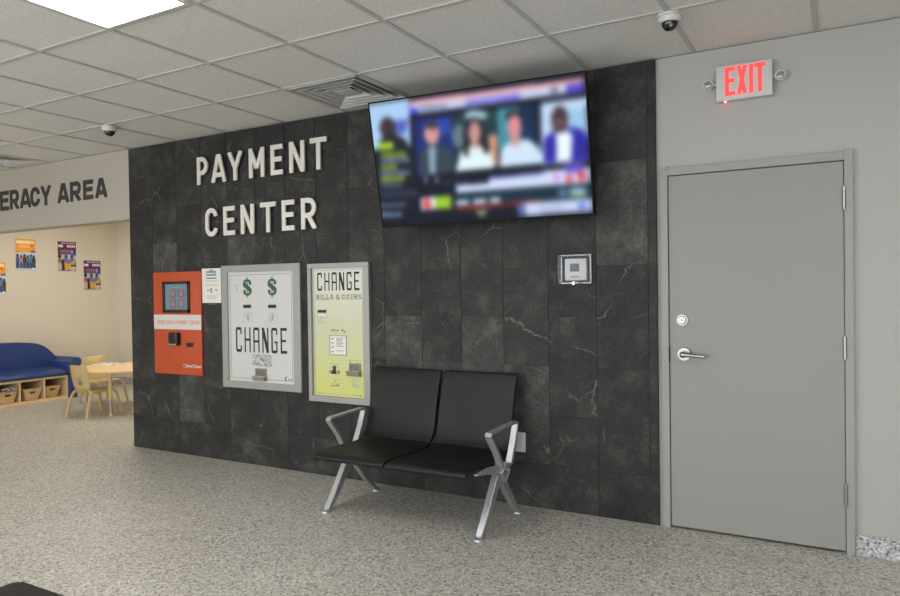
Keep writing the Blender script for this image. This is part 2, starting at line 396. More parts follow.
def slab_words(bm, text, x0, x1, z0, z1, s, y0, y1):
    wd = {'I': .62, ' ': .45, '&': 1.15}; ws = [wd.get(c, 1.) for c in text]; gap = .22; k = (x1-x0)/(sum(ws)+gap*(len(text)-1)); x = x0; H = z1-z0
    for c, w_ in zip(text, ws):
        W = w_*k
        if c == '&':
            for st in (arc(W*.42, H*.74, W*.20, H*.19, -60, 240, 12), [(W*.28, H*.62), (W*.98, 0)], arc(W*.38, H*.27, W*.30, H*.22, 110, 330, 10)+[(W*.9, H*.5)]): stroke_poly(bm, st, s*.8, x, z0, y0, y1)
        elif c != ' ':
            letter(bm, c, x, z0, W, H, s, y0, y1, clip=False)
            sf = s*.45
            def foot(xc, zc, w2): box(bm, xc-w2, xc+w2, y0-.00012, y1, zc, zc+sf)
            if c in 'BILN': foot(x+(W/2 if c == 'I' else s*.5), z0+H-sf, s*1.0); foot(x+(W/2 if c == 'I' else s*.5), z0, s*1.0)
            if c == 'N': foot(x+W-s*.5, z0+H-sf, s); foot(x+W-s*.5, z0, s)
            if c == 'L': box(bm, x+W-sf, x+W, y0-.00012, y1, z0, z0+H*.38)
        x += W+gap*k
def font_text(name, text, size, x, y, z, m, parent, sx=1., off=0., depth=.0004, align='LEFT', base=(0, 0, 0)):
    cu = bpy.data.curves.new(name, 'FONT'); cu.body = text; cu.size = size; cu.extrude = depth; cu.offset = off; cu.align_x = align
    tmp = bpy.data.objects.new('tmp_text', cu); COL.objects.link(tmp)
    dg = bpy.context.evaluated_depsgraph_get(); me = bpy.data.meshes.new_from_object(tmp.evaluated_get(dg))
    bpy.data.objects.remove(tmp); bpy.data.curves.remove(cu)
    me.transform(Matrix.Translation(Vector((x, y, z))-Vector(base)) @ Matrix.Rotation(R(90), 4, 'X') @ Matrix.Diagonal((sx, 1, 1, 1)))
    me.name = name; me.materials.clear(); me.materials.append(m)
    o = bpy.data.objects.new(name, me); COL.objects.link(o)
    if parent: o.parent = parent
    return o

# ---------------------------------------------------------------- setting
CZ = 2.702          # ceiling height
XL, XR, YF, YB = -9.8, 3.2, -7.2, 2.8
GX, GY, GP = -.723, -.675, .61      # ceiling grid: x of one cross line, y of the first line, pitch
b = NB(); box(b, XL-.15, XR+.15, YF-.15, YB+.15, -.1, 0); struct('floor', b, M['floor'])

# main wall: painted board behind the stone, right part with the door opening (x -.90...04, z 0..2.07)
b = NB()
box(b, -5.64, -.905, .022, .16, 0, CZ); box(b, -.905, .045, .015, .16, 2.065, CZ); box(b, .045, XR, .015, .16, 0, CZ)
struct('wall_middle', b, M['wall'])
b = NB(); box(b, XL, -5.64, 0., .15, 2.068, CZ); struct('wall_header', b, M['header'])
b = NB(); box(b, -5.64, -5.5, .16, YB, 0, CZ); struct('wall_nook_right', b, M['cream'])
b = NB(); box(b, XL-.15, XL, YF, YB, 0, CZ); struct('wall_left', b, M['cream'])
b = NB(); box(b, XL, XR, YB, YB+.15, 0, CZ); struct('wall_far', b, M['cream'])
b = NB(); box(b, XR, XR+.15, YF, YB, 0, CZ); struct('wall_right', b, M['wall'])
# wall behind the camera with three shop windows
WIN = [(-9.2, -6.0), (-5.4, -1.8), (-1.2, 2.7)]
b = NB(); e = [XL]+[v for w in WIN for v in w]+[XR]
for i in range(0, len(e), 2): box(b, e[i], e[i+1], YF-.15, YF, 0, CZ)
for a, c in WIN: box(b, a, c, YF-.15, YF, 0, .12); box(b, a, c, YF-.15, YF, 2.5, CZ)
struct('wall_street_side', b, M['wall'])
for i, (a, c) in enumerate(WIN):
    b = NB(); box(b, a, c, YF-.09, YF-.05, .12, .17); box(b, a, c, YF-.09, YF-.05, 2.45, 2.5)
    for x in (a, (a+c)/2-.025, c-.05): box(b, x, x+.05, YF-.09, YF-.05, .17, 2.45)
    w = struct('window_%d' % (i+1), b, M['alu'])
    b = NB(); box(b, a+.05, c-.05, YF-.072, YF-.068, .17, 2.45); obj('pane', b, M['pane'], w, smooth=False)

# stone cladding: columns of upright tiles over a row of lying ones
TX, TW, TH, TB = -5.640, (-.937+5.640)/15.16, .6195, .2812
b = NB(); lay = b.loops.layers.float_color.new('tile')
light = {(1, 1.3): 1, (9, .9): 1, (11, .9): 1, (12, .6): 1, (14, 1.8): 1, (4, .0): 1, (8, .3): 1}
def tile(x0, x1, z0, z1, br):
    g = .0017; n0 = len(b.faces)
    t = bmesh.new(); bmesh.ops.create_cube(t, size=1.)
    for v in t.verts: v.co = Vector(((v.co.x+.5)*(x1-x0-2*g)+x0+g, (v.co.y+.5)*.020, (v.co.z+.5)*(z1-z0-2*g)+z0+g))
    vs = [b.verts.new(v.co) for v in t.verts]; t.verts.index_update(); c = (rnd.random(), rnd.random(), br, 1)
    for f in t.faces:
        nf = b.faces.new([vs[v.index] for v in f.verts])
        for lp in nf.loops: lp[lay] = c
    t.free()
for c in range(16):
    x0 = TX+c*TW; x1 = min(x0+TW, -.937)
    z = TB+(TH/2 if c % 2 else 0); zs = [TB]+([z] if c % 2 else [])
    while z+TH < CZ-.02: z += TH; zs.append(z)
    zs.append(CZ-.001)
    for k in range(len(zs)-1):
        r = rnd.random(); br = r*.75 if r < .86 else .9
        if (c, k) in ((14, 2), (12, 0), (11, 1), (9, 1), (1, 2), (4, 2), (10, 0), (2, 0)): br = .92
        elif br > .8: br = .5
        tile(x0, x1, zs[k], zs[k+1], br)
for c in range(0, 16, 2): tile(TX+c*TW, min(TX+(c+2)*TW, -.937), .001, TB, rnd.random()*.6)
o = struct('wall_stone_cladding', b, M['stone'])
b = NB(); box(b, -5.639, -.938, .004, .0215, 0, CZ-.001); o = struct('wall_grout', b, M['grout'])

# speckled cove base right of the door and around the far room
b = NB(); box(b, .050, XR, .003, .015, 0, .106, bev=.002); struct('baseboard_right', b, M['cove'])
b = NB(); box(b, XL, -5.64, YB-.012, YB, 0, .106); struct('baseboard_far', b, M['cove'])
b = NB(); box(b, XL, XL+.012, .15, YB-.013, 0, .106); struct('baseboard_left', b, M['cove'])

# ceiling: board, with the lay-in grid below it
VENTS = [(GX-4*GP, -.080), (GX-11*GP, -.080)]       # left x and wall-side y of the two vent openings
b = NB(); vy0 = -.675; va, vb_ = VENTS[0][0], VENTS[1][0]
box(b, XL, XR, YF, vy0, CZ+.006, CZ+.03); box(b, XL, XR, -.080, YB, CZ+.006, CZ+.03)
box(b, XL, vb_, vy0, -.080, CZ+.006, CZ+.03); box(b, vb_+GP, va, vy0, -.080, CZ+.006, CZ+.03); box(b, va+GP, XR, vy0, -.080, CZ+.006, CZ+.03)
struct('ceiling', b, M['tile'])
b = NB(); box(b, XL, XR, YF, YB, CZ+.25, CZ+.3); box(b, XL, XR, YF-.05, YF, CZ, CZ+.25); box(b, XL, XR, YB, YB+.05, CZ, CZ+.25); box(b, XL-.05, XL, YF, YB, CZ, CZ+.25); box(b, XR, XR+.05, YF, YB, CZ, CZ+.25)
struct('ceiling_deck', b, M['duct'])
b = NB(); hw = .012
k = -15
while GX+k*GP < XR:
    x = GX+k*GP
    if x > XL: box(b, x-hw, x+hw, YF, -.001, CZ-.001, CZ+.0055)
    k += 1
k = 0
while GY-k*GP > YF:
    y = GY-k*GP; box(b, XL, XR, y-hw, y+hw, CZ-.0015, CZ+.0052); k += 1
struct('trim_1', b, M['tbar'])

# steel door: frame and leaf
b = NB()
box(b, -.912, -.872, -.012, .16, 0, 2.075, bev=.002); box(b, .008, .048, -.012, .16, 0, 2.075, bev=.002)
box(b, -.872, .008, -.012, .16, 2.023, 2.068, bev=.002)
box(b, -.872, -.858, .05, .09, 0, 2.027); box(b, -.006, .008, .05, .09, 0, 2.027); box(b, -.872, .014, .05, .09, 2.013, 2.027)
struct('trim_3', b, M['frame'])
b = NB(); box(b, -.869, .005, .002, .048, .014, 2.019, bev=.0015)
door = struct('door_1', b, M['door'])
b = NB(); box(b, -.866, .012, .049, .12, 0.0005, .006); struct('trim_4', b, M['beam'])
b = NB()
cyl(b, (-.7975, .002, 1.198), (-.7975, -.010, 1.198), .033, .031, 32); cyl(b, (-.7975, -.010, 1.198), (-.7975, -.018, 1.198), .025, .020, 32)
cyl(b, (-.7975, -.018, 1.198), (-.7975, -.0215, 1.198), .012, .011, 20); box(b, -.799, -.796, -.0225, -.0214, 1.190, 1.206, mi=1)
obj('deadbolt', b, [M['chrome'], M['black']], door)
b = NB()
cyl(b, (-.788, .002, 1.004), (-.788, -.012, 1.004), .040, .036, 36); cyl(b, (-.788, -.012, 1.004), (-.788, -.045, 1.004), .017, .014, 24)
sphere(b, (-.788, -.048, 1.004), .019)
L = crom([(-.788, -.052, 1.004), (-.75, -.058, 1.003), (-.71, -.058, 1.0), (-.672, -.050, .996)], 6)
tube(b, L, [.0135-.0045*i/(len(L)-1) for i in range(len(L))], 14); sphere(b, tuple(L[-1]), .0095, (1.2, 1, 1))
obj('door_handle', b, M['chrome'], door)
for z in (1.829, 1.062, .310):
    b = NB()
    for i in range(5):
        z0 = z-.057+i*.0232; cyl(b, (.0075, -.016, z0), (.0075, -.016, z0+.0225), .0075, n=16, bev=.0008)
    box(b, .0045, .0105, -.012, .001, z-.055, z+.055); obj('hinge', b, M['chrome'], door)
b = NB(); box(b, -.8735, -.8685, -.0135, .02, .96, 1.045, bev=.001); obj('strike_plate', b, M['beam'], door)

# ---------------------------------------------------------------- ceiling things
def troffer(x0, y0, label, w=GP, l=1.22, m='troffer'):
    t = thing('ceiling_light', label, 'ceiling light', (x0+w/2, y0-l/2, CZ), 0, 'recessed ceiling lights')
    g = .014; b = NB(); X, Y = w/2-g, l/2-g
    box(b, -X, X, -Y, -Y+.018, -.006, -.0005); box(b, -X, X, Y-.018, Y, -.006, -.0005)
    box(b, -X, -X+.018, -Y+.018, Y-.018, -.006, -.0005); box(b, X-.018, X, -Y+.018, Y-.018, -.006, -.0005)
    obj('frame', b, M['whitemetal'], t, smooth=False)
    b = NB(); box(b, -X+.018, X-.018, -Y+.018, Y-.018, -.004, -.001); obj('diffuser', b, M[m], t, smooth=False)
    return t
lx = lambda k: GX+k*GP
ly = lambda k: GY-k*GP
troffer(lx(-4), ly(2), 'bright recessed light panel in the ceiling, cut off by the top edge')
for kx, ky, w in ((2, 2, 'off to the right of the photo'), (-9, 3, 'nearest the left wall'), (-4, 7, 'straight behind the visible one'), (2, 7, 'behind the camera on the right'), (-9, 8, 'behind the camera on the left')):
    troffer(lx(kx), ly(ky), 'recessed ceiling light panel '+w+', outside the photo', m='troffer_warm' if kx < -8 else 'troffer')
for x, y in ((-8.6, 1.9), (-6.9, 1.9)):
    troffer(x, y, 'recessed ceiling light panel in the reading nook, %s end' % ('left' if x < -8 else 'right'), m='troffer_nook')

def diffuser(x0, y0, label, wx=GP, wy=GP):
    cx, cy = x0+wx/2, y0-wy/2
    t = thing('ceiling_vent', label, 'vent', (cx, cy, CZ), 0, 'square ceiling air vents')
    b = NB(); h = .20
    for q_ in ((-1, 0), (1, 0), (0, -1), (0, 1)):
        if q_[0]: box(b, q_[0]*(wx/2-.012)-.002, q_[0]*(wx/2-.012)+.002, -wy/2+.012, wy/2-.012, .0, h)
        else: box(b, -wx/2+.012, wx/2-.012, q_[1]*(wy/2-.012)-.002, q_[1]*(wy/2-.012)+.002, .0, h)
    box(b, -wx/2+.012, wx/2-.012, -wy/2+.012, wy/2-.012, h, h+.004); obj('duct_box', b, M['duct'], t, smooth=False)
    sx = wx/.61; sy = wy/.61
    for i, s in enumerate((.292, .236, .180, .124)):   # nested cones, each flaring outwards and down
        b = NB()
        def ring(h_, z): return [b.verts.new((sx*a*h_, sy*c*h_, z)) for a, c in ((-1, -1), (1, -1), (1, 1), (-1, 1))]
        prof = [(s-.034, .048), (s-.018, .010), (s-.010, -.002), (s, -.004), (s, -.001), (s-.012, .004), (s-.022, .014), (s-.038, .050)]
        rs = [ring(*p_) for p_ in prof]
        for q_ in range(len(rs)):
            P_, Q_ = rs[q_], rs[(q_+1) % len(rs)]
            for j in range(4): b.faces.new((P_[j], P_[(j+1) % 4], Q_[(j+1) % 4], Q_[j]))
        obj('louvre_ring', b, M['whitemetal'], t, smooth=False)
    b = NB(); box(b, -.070*sx, .070*sx, -.070*sy, .070*sy, .004, .010, bev=.002); obj('centre_plate', b, M['whitemetal'], t)
    b = NB(); X, Y = wx/2-.012, wy/2-.012
    box(b, -X, X, -Y, -Y+.014, -.005, -.0005); box(b, -X, X, Y-.014, Y, -.005, -.0005); box(b, -X, -X+.014, -Y, Y, -.005, -.0005); box(b, X-.014, X, -Y, Y, -.005, -.0005)
    obj('frame', b, M['whitemetal'], t, smooth=False)
    return t
diffuser(VENTS[0][0], VENTS[0][1], 'square white louvred ceiling vent beside the top left of the television', GP, .595)
diffuser(VENTS[1][0], VENTS[1][1], 'ceiling vent with dark slats at the left edge above the black lettering', GP, .595)

def dome(x, y, rz, label):
    t = thing('security_camera', label, 'security camera', (x, y, CZ), rz, 'dome cameras')
    b = NB(); cyl(b, (0, 0, -.0016), (0, 0, -.012), .062, .060, 40); cyl(b, (0, 0, -.012), (0, 0, -.038), .058, .050, 40, bev=.004); obj('housing', b, M['plastic'], t)
    b = NB(); sphere(b, (0, 0, -.036), .040, n=32)
    bmesh.ops.delete(b, geom=[v for v in b.verts if v.co.z > -.033], context='VERTS'); obj('dome', b, M['camdome'], t)
    b = NB(); cyl(b, (0, -.030, -.055), (0, -.0365, -.060), .009, n=20); obj('lens', b, M['lampglass'], t)
    return t
dome(-4.995, -.63, R(-20), 'small white dome camera on the ceiling above the start of the stone wall')
dome(-.722, -.62, R(20), 'white dome camera on the ceiling near the exit sign, smoked black dome')

# ---------------------------------------------------------------- exit sign
L0 = (-.4595, .015, 2.4)
t = thing('exit_sign', 'lit EXIT sign in red letters between two small round lamps above the door', 'exit sign', L0)
b = NB(); box(b, -.601, -.318, -.035, .015, 2.398, 2.590, bev=.006, seg=3); obj('housing', shift(b, L0), M['exitplate'], t)
for ch, x0, x1 in (('E', -.555, -.501), ('X', -.495, -.442), ('I', -.436, -.408), ('T', -.407, -.352)):
    b = NB(); w = x1-x0
    letter(b, ch, x0, 2.423, w, .154, .021 if ch != 'X' else .020, -.0362, -.034)
    obj('red_letter', shift(b, L0), M['exitred'], t, smooth=False)
for sgn, x, z in ((-1, -.640, 2.500), (1, -.284, 2.497)):
    xe = -.601 if sgn < 0 else -.318
    b = NB(); cyl(b, (xe, -.008, z), (x, -.008, z), .009, n=16); cyl(b, (x, .006, z), (x+sgn*.002, -.020, z-.001), .016, .0255, 28); cyl(b, (x+sgn*.002, -.020, z-.001), (x+sgn*.003, -.034, z-.002), .0265, .0265, 28, bev=.002)
    lh = obj('lamp_head', shift(b, L0), M['exitplate'], t)
    b = NB(); sphere(b, (x+sgn*.003, -.034, z-.002), .021, (1, .35, 1)); obj('lens', shift(b, L0), M['lampglass'], lh)
b = NB(); cyl(b, (-.555, -.020, 2.3975), (-.555, -.020, 2.392), .004, n=12); obj('indicator_light', shift(b, L0), M['led'], t)

# ---------------------------------------------------------------- television
TVX0, TVX1, TVH, TVA = -2.6825, -1.2535, .810, .203
L0 = ((TVX0+TVX1)/2, -.205, 1.812)
tv = thing('television', 'large wall-mounted flat television tilted forward, a news panel of four people on its screen', 'television', (L0[0], -.200, 1.811), .07)
rx = Matrix.Rotation(TVA, 4, 'X'); hw_ = (TVX1-TVX0)/2
tilt = Matrix.Rotation(TVA, 4, 'X')
b = NB(); box(b, -hw_, hw_, .0, .028, 0, TVH, bev=.004); box(b, -hw_*.75, hw_*.75, .028, .055, .06, TVH*.62, bev=.01)
bmesh.ops.transform(b, matrix=tilt, verts=b.verts); obj('housing', b, M['tvblack'], tv)
b = NB(); z = 0.012
box(b, -hw_, hw_, -.004, 0, 0, z); box(b, -hw_, hw_, -.004, 0, TVH-.009, TVH); box(b, -hw_, -hw_+.009, -.004, 0, z, TVH-.009); box(b, hw_-.009, hw_, -.004, 0, z, TVH-.009)
bmesh.ops.transform(b, matrix=tilt, verts=b.verts); obj('bezel', b, M['tvblack'], tv, smooth=False)
b = NB(); box(b, -.25, .25, .165, .182, .12, .55); box(b, -.2, -.16, .04, .168, .14, .18); box(b, .16, .2, .04, .168, .14, .18)
for s in (-1, 1): box(b, s*.18-.02, s*.18+.02, -.03, .168, .44, .48)
obj('wall_bracket', b, M['beam'], tv, smooth=False)

def homography(src, dst):
    A = []; B = []
    for (x, y), (u, v) in zip(src, dst):
        A.append([x, y, 1, 0, 0, 0, -u*x, -u*y]); B.append(u); A.append([0, 0, 0, x, y, 1, -v*x, -v*y]); B.append(v)
    return np.append(np.linalg.solve(np.array(A, float), np.array(B, float)), 1).reshape(3, 3)
class Canvas:
    def __init__(s, w, h, bg): s.w, s.h = w, h; s.a = np.zeros((h, w, 3)); s.a[:] = bg; s.yy, s.xx = np.mgrid[0:h, 0:w]; s.xx = (s.xx+.5)/w; s.yy = (s.yy+.5)/h; s.H = None
    def co(s):   # canvas pixel -> drawing coordinates
        if s.H is None: return s.xx, s.yy
        d = s.H[2, 0]*s.xx+s.H[2, 1]*s.yy+s.H[2, 2]
        return (s.H[0, 0]*s.xx+s.H[0, 1]*s.yy+s.H[0, 2])/d, (s.H[1, 0]*s.xx+s.H[1, 1]*s.yy+s.H[1, 2])/d
    def poly(s, pts, c):
        X, Y = s.co(); m = np.zeros(X.shape, bool); n = len(pts)
        for i in range(n):
            (x0, y0), (x1, y1) = pts[i], pts[(i+1) % n]
            if y0 == y1: continue
            k = ((y0 > Y) != (y1 > Y)) & (X < (x1-x0)*(Y-y0)/(y1-y0)+x0); m ^= k
        s.a[m] = np.array(c)/255.
    def rect(s, x0, y0, x1, y1, c, sl=0.): s.poly([(x0, y0), (x1, y0+sl*(x1-x0)), (x1, y1+sl*(x1-x0)), (x0, y1)], c)
    def ell(s, cx, cy, rx_, ry_, c):
        X, Y = s.co(); s.a[((X-cx)/rx_)**2+((Y-cy)/ry_)**2 < 1] = np.array(c)/255.
    def blur(s, n, it=2):
        for _ in range(it):
            for ax in (0, 1):
                p = np.pad(s.a, [(n, n) if i == ax else (0, 0) for i in range(3)], mode='edge'); o = np.zeros_like(s.a)
                for k in range(2*n+1): o += p[k:k+s.h] if ax == 0 else p[:, k:k+s.w]
                s.a = o/(2*n+1)
    def linear(s): a = np.clip(s.a, 0, 1); return np.where(a <= .04045, a/12.92, ((a+.055)/1.055)**2.4)
def picture(name, cv, W, H, m, parent, mtx):
    """a flat sheet W x H whose point colours carry the canvas"""
    nx, ny = cv.w, cv.h; xs = (np.arange(nx)/(nx-1)-.5)*W; zs = (1-np.arange(ny)/(ny-1))*H
    X, Z = np.meshgrid(xs, zs); co = np.stack([X, np.zeros_like(X), Z], -1).reshape(-1, 3)
    i = np.arange((ny-1)*(nx-1)); r_, c_ = i//(nx-1), i % (nx-1); a = r_*nx+c_
    F = np.stack([a, a+nx, a+nx+1, a+1], -1)
    me = bpy.data.meshes.new(name); me.vertices.add(len(co)); me.vertices.foreach_set('co', co.ravel().astype(np.float32))
    me.loops.add(F.size); me.loops.foreach_set('vertex_index', F.ravel().astype(np.int32)); me.polygons.add(len(F))
    me.polygons.foreach_set('loop_start', (np.arange(len(F))*4).astype(np.int32)); me.update(calc_edges=True)
    at = me.color_attributes.new('picture', 'FLOAT_COLOR', 'POINT'); c = np.ones((len(co), 4), np.float32); c[:, :3] = cv.linear().reshape(-1, 3); at.data.foreach_set('color', c.ravel())
    me.transform(mtx); me.materials.append(m); o = bpy.data.objects.new(name, me); COL.objects.link(o); o.parent = parent; return o

cv = Canvas(300, 168, (.05, .06, .09))
# the blurred broadcast, laid out in a slanted working frame
cv.H = homography([(0, 0), (1, 0), (1, 1), (0, 1)], [(28, 140), (747, 35), (780, 517), (76, 557)])
cv.poly([(100, 90), (760, 20), (790, 520), (100, 560)], (14, 18, 34))
cv.poly([(20, 145), (162, 124), (168, 290), (45, 300)], (168, 202, 238)); cv.poly([(90, 200), (160, 192), (150, 240), (120, 245)], (84, 96, 190))
cv.ell(90, 222, 26, 36, (62, 46, 50)); cv.poly([(58, 300), (66, 262), (110, 240), (150, 262), (170, 300)], (28, 28, 40)); cv.poly([(60, 275), (108, 270), (112, 292), (62, 296)], (178, 220, 44))
cv.poly([(50, 300), (176, 284), (186, 460), (60, 470)], (22, 26, 36))
for y, x1, c in ((314, 152, (128, 150, 44)), (334, 165, (104, 122, 152)), (357, 124, (132, 152, 46)), (378, 168, (96, 112, 140)), (398, 148, (136, 160, 44)), (420, 140, (70, 84, 112)), (450, 190, (50, 60, 84)), (488, 180, (78, 96, 122)), (520, 140, (112, 134, 160))):
    cv.rect(66, y-8, x1, y+8, c, -.05)
cv.poly([(150, 480), (175, 470), (190, 500), (160, 510)], (20, 26, 40))
cv.poly([(164, 130), (742, 54), (743, 72), (165, 150)], (232, 172, 178)); cv.poly([(165, 150), (743, 72), (746, 100), (168, 178)], (196, 208, 236))
cv.poly([(348, 132), (530, 106), (532, 126), (350, 148)], (118, 112, 226)); cv.poly([(684, 80), (745, 72), (746, 98), (686, 106)], (72, 66, 206)); cv.poly([(162, 158), (190, 154), (192, 174), (164, 178)], (70, 76, 220)); cv.poly([(195, 153), (285, 143), (286, 153), (196, 163)], (96, 104, 140)); cv.rect(636, 90, 656, 106, (60, 66, 90), -.1)
cv.poly([(165, 178), (748, 104), (750, 124), (170, 200)], (12, 14, 28))
# four guests
cv.poly([(178, 196), (306, 178), (312, 376), (190, 388)], (28, 44, 112)); cv.poly([(210, 200), (300, 186), (300, 240), (216, 260)], (40, 70, 170))
cv.poly([(308, 178), (452, 160), (458, 360), (314, 374)], (34, 58, 66)); cv.ell(385, 180, 40, 16, (160, 200, 210)); cv.ell(330, 250, 26, 40, (96, 120, 130)); cv.poly([(425, 250), (455, 246), (458, 350), (440, 352)], (214, 150, 120))
cv.poly([(454, 160), (530, 150), (536, 290), (460, 300)], (70, 140, 156)); cv.poly([(530, 150), (598, 140), (602, 340), (540, 345)], (14, 44, 78)); cv.poly([(575, 144), (600, 141), (604, 340), (590, 340)], (20, 26, 48))
cv.poly([(600, 140), (752, 120), (762, 340), (606, 352)], (188, 212, 240)); cv.poly([(690, 160), (750, 160), (752, 220), (700, 225)], (150, 196, 226))
cv.poly([(192, 385), (200, 305), (238, 275), (285, 285), (308, 310), (312, 376)], (52, 66, 78)); cv.poly([(226, 290), (252, 286), (250, 380), (232, 382)], (140, 170, 186)); cv.ell(238, 242, 26, 38, (206, 150, 146)); cv.ell(238, 214, 24, 12, (60, 50, 56))
cv.ell(380, 246, 36, 58, (26, 22, 32)); cv.poly([(345, 250), (415, 250), (430, 320), (345, 322)], (26, 22, 32)); cv.poly([(318, 372), (334, 306), (370, 282), (400, 282), (436, 306), (448, 360)], (222, 240, 244)); cv.ell(381, 240, 21, 40, (196, 146, 142)); cv.poly([(345, 262), (358, 262), (362, 318), (346, 320)], (26, 22, 32)); cv.poly([(404, 262), (418, 258), (430, 312), (412, 306)], (26, 22, 32)); cv.poly([(370, 275), (392, 275), (384, 305)], (196, 146, 142))
cv.poly([(464, 358), (468, 300), (500, 270), (560, 262), (596, 290), (612, 344)], (204, 226, 242)); cv.ell(513, 186, 28, 22, (22, 26, 32)); cv.poly([(490, 186), (538, 182), (536, 205), (492, 208)], (22, 26, 32)); cv.ell(514, 220, 24, 42, (214, 140, 146)); cv.poly([(500, 250), (530, 248), (528, 285), (508, 286)], (206, 140, 140))
cv.poly([(614, 345), (612, 262), (650, 230), (690, 222), (740, 228), (758, 256), (762, 336)], (44, 40, 158)); cv.poly([(650, 240), (690, 232), (708, 250), (704, 338), (656, 340)], (232, 244, 250)); cv.ell(664, 196, 28, 46, (66, 46, 58)); cv.ell(664, 208, 16, 12, (130, 86, 92))
cv.poly([(190, 388), (764, 338), (766, 356), (192, 402)], (12, 14, 26))
cv.poly([(318, 420), (430, 410), (430, 388), (766, 358), (768, 410), (320, 446)], (206, 218, 242)); cv.poly([(436, 388), (612, 376), (612, 384), (436, 398)], (110, 112, 190)); cv.rect(646, 380, 664, 408, (220, 130, 220)); cv.poly([(680, 350), (742, 344), (746, 372), (684, 378)], (96, 80, 200)); cv.ell(698, 398, 12, 13, (232, 60, 70)); cv.ell(740, 390, 13, 17, (236, 40, 54))
for x in (218, 255): cv.rect(x-6, 390, x+6, 410, (150, 140, 180))
for x in (285, 320, 350, 390): cv.rect(x-8, 402, x+10, 416, (60, 66, 92))
cv.poly([(200, 462), (250, 456), (252, 500), (202, 504)], (224, 224, 234)); cv.ell(222, 483, 15, 17, (214, 76, 66)); cv.poly([(250, 456), (302, 452), (306, 498), (252, 502)], (150, 196, 40))
cv.poly([(312, 448), (768, 412), (770, 462), (314, 500)], (22, 46, 60)); 
for x0, x1 in ((320, 362), (376, 420), (432, 468)): cv.rect(x0, 470-(x0-320)*.06, x1, 486-(x0-320)*.06, (214, 228, 238), -.06)
cv.poly([(318, 494), (600, 470), (600, 478), (320, 506)], (170, 50, 50)); cv.ell(676, 446, 16, 12, (110, 140, 170)); cv.ell(728, 442, 32, 14, (160, 186, 204)); cv.rect(700, 452, 745, 460, (100, 170, 90))
cv.poly([(380, 508), (430, 504), (405, 532)], (110, 150, 60)); cv.poly([(386, 506), (424, 503), (420, 512), (392, 514)], (150, 160, 170)); cv.poly([(548, 480), (774, 464), (776, 508), (552, 524)], (196, 208, 236)); cv.poly([(524, 484), (548, 482), (550, 524), (528, 526)], (90, 104, 170)); cv.ell(742, 490, 14, 12, (90, 110, 220)); cv.poly([(600, 494), (680, 488), (680, 500), (600, 508)], (166, 178, 226))
cv.blur(3, 3)
m_tv = attr_mat('tv_broadcast', 'picture', 1.0, .5); m_tv.node_tree.nodes['Principled BSDF'].inputs['Specular IOR Level'].default_value = .05
picture('screen', cv, 2*hw_-.018, TVH-.021, m_tv, tv, tilt @ Matrix.Translation((0, -.0012, .012)))

# ---------------------------------------------------------------- wall letters
def wall_letters(word, boxes, s, z_off, y0, y1, m, name, label, cat, group, squeeze=1.):
    y_f = -y0/4.1
    for i, (ch, (x0, x1, z0, z1)) in enumerate(zip(word, boxes)):
        L0 = ((x0+x1)/2, y1, z0); b = NB(); letter(b, ch, x0, z0, x1-x0, z1-z0, s, y0, y1)
        o = obj(name, shift(b, L0), m, smooth=False); o.location = (L0[0]-L0[0]*y_f, L0[1], z0-(z0-1.39)*y_f)
        tag(o, label(i, ch), cat, group)
B1 = [(-4.75, -4.624, 2.302, 2.531), (-4.577, -4.412, 2.303, 2.533), (-4.387, -4.224, 2.304, 2.535), (-4.149, -3.986, 2.305, 2.538), (-3.915, -3.792, 2.306, 2.540), (-3.722, -3.572, 2.307, 2.543), (-3.514, -3.356, 2.308, 2.546)]
B2 = [(-4.660, -4.520, 1.860, 2.095), (-4.448, -4.320, 1.861, 2.095), (-4.250, -4.106, 1.862, 2.097), (-4.035, -3.874, 1.863, 2.098), (-3.808, -3.682, 1.865, 2.099), (-3.612, -3.462, 1.866, 2.101)]
ordn = ['first', 'second', 'third', 'fourth', 'fifth', 'sixth', 'seventh']
wall_letters('PAYMENT', B1, .037, 0, -.034, -.021, M['letter'], 'wall_letter', lambda i, ch: 'raised pale metal letter %s, %s letter of the word PAYMENT on the stone wall' % (ch, ordn[i]), 'letter', 'raised metal letters on the stone wall')
wall_letters('CENTER', B2, .037, 0, -.034, -.021, M['letter'], 'wall_letter', lambda i, ch: 'raised pale metal letter %s, %s letter of the word CENTER on the stone wall' % (ch, ordn[i]), 'letter', 'raised metal letters on the stone wall')
B3 = [(-7.747, -7.586, 2.283, 2.487), (-7.563, -7.398, 2.284, 2.486), (-7.380, -7.186, 2.285, 2.484), (-7.193, -7.030, 2.286, 2.484), (-7.017, -6.838, 2.287, 2.483), (-6.729, -6.548, 2.289, 2.482), (-6.524, -6.352, 2.290, 2.481), (-6.318, -6.167, 2.292, 2.480), (-6.134, -5.959, 2.294, 2.480)]
B3 = [(-8.22, -8.09, 2.28, 2.489), (-8.06, -8.00, 2.28, 2.489), (-7.965, -7.80, 2.28, 2.488)]+B3
W3 = ['LITERACY', 'AREA']
wall_letters('LITERACYAREA', B3, .043, 0, -.005, -.0006, M['vinyl'], 'header_letter', lambda i, ch: 'flat charcoal letter %s, %s letter of %s on the grey header' % (ch, (ordn+['eighth'])[i if i < 8 else i-8], W3[0 if i < 8 else 1]) if i > 2 else 'flat charcoal letter %s of LITERACY on the grey header, left of the visible part' % ch, 'letter', 'charcoal letters on the header')

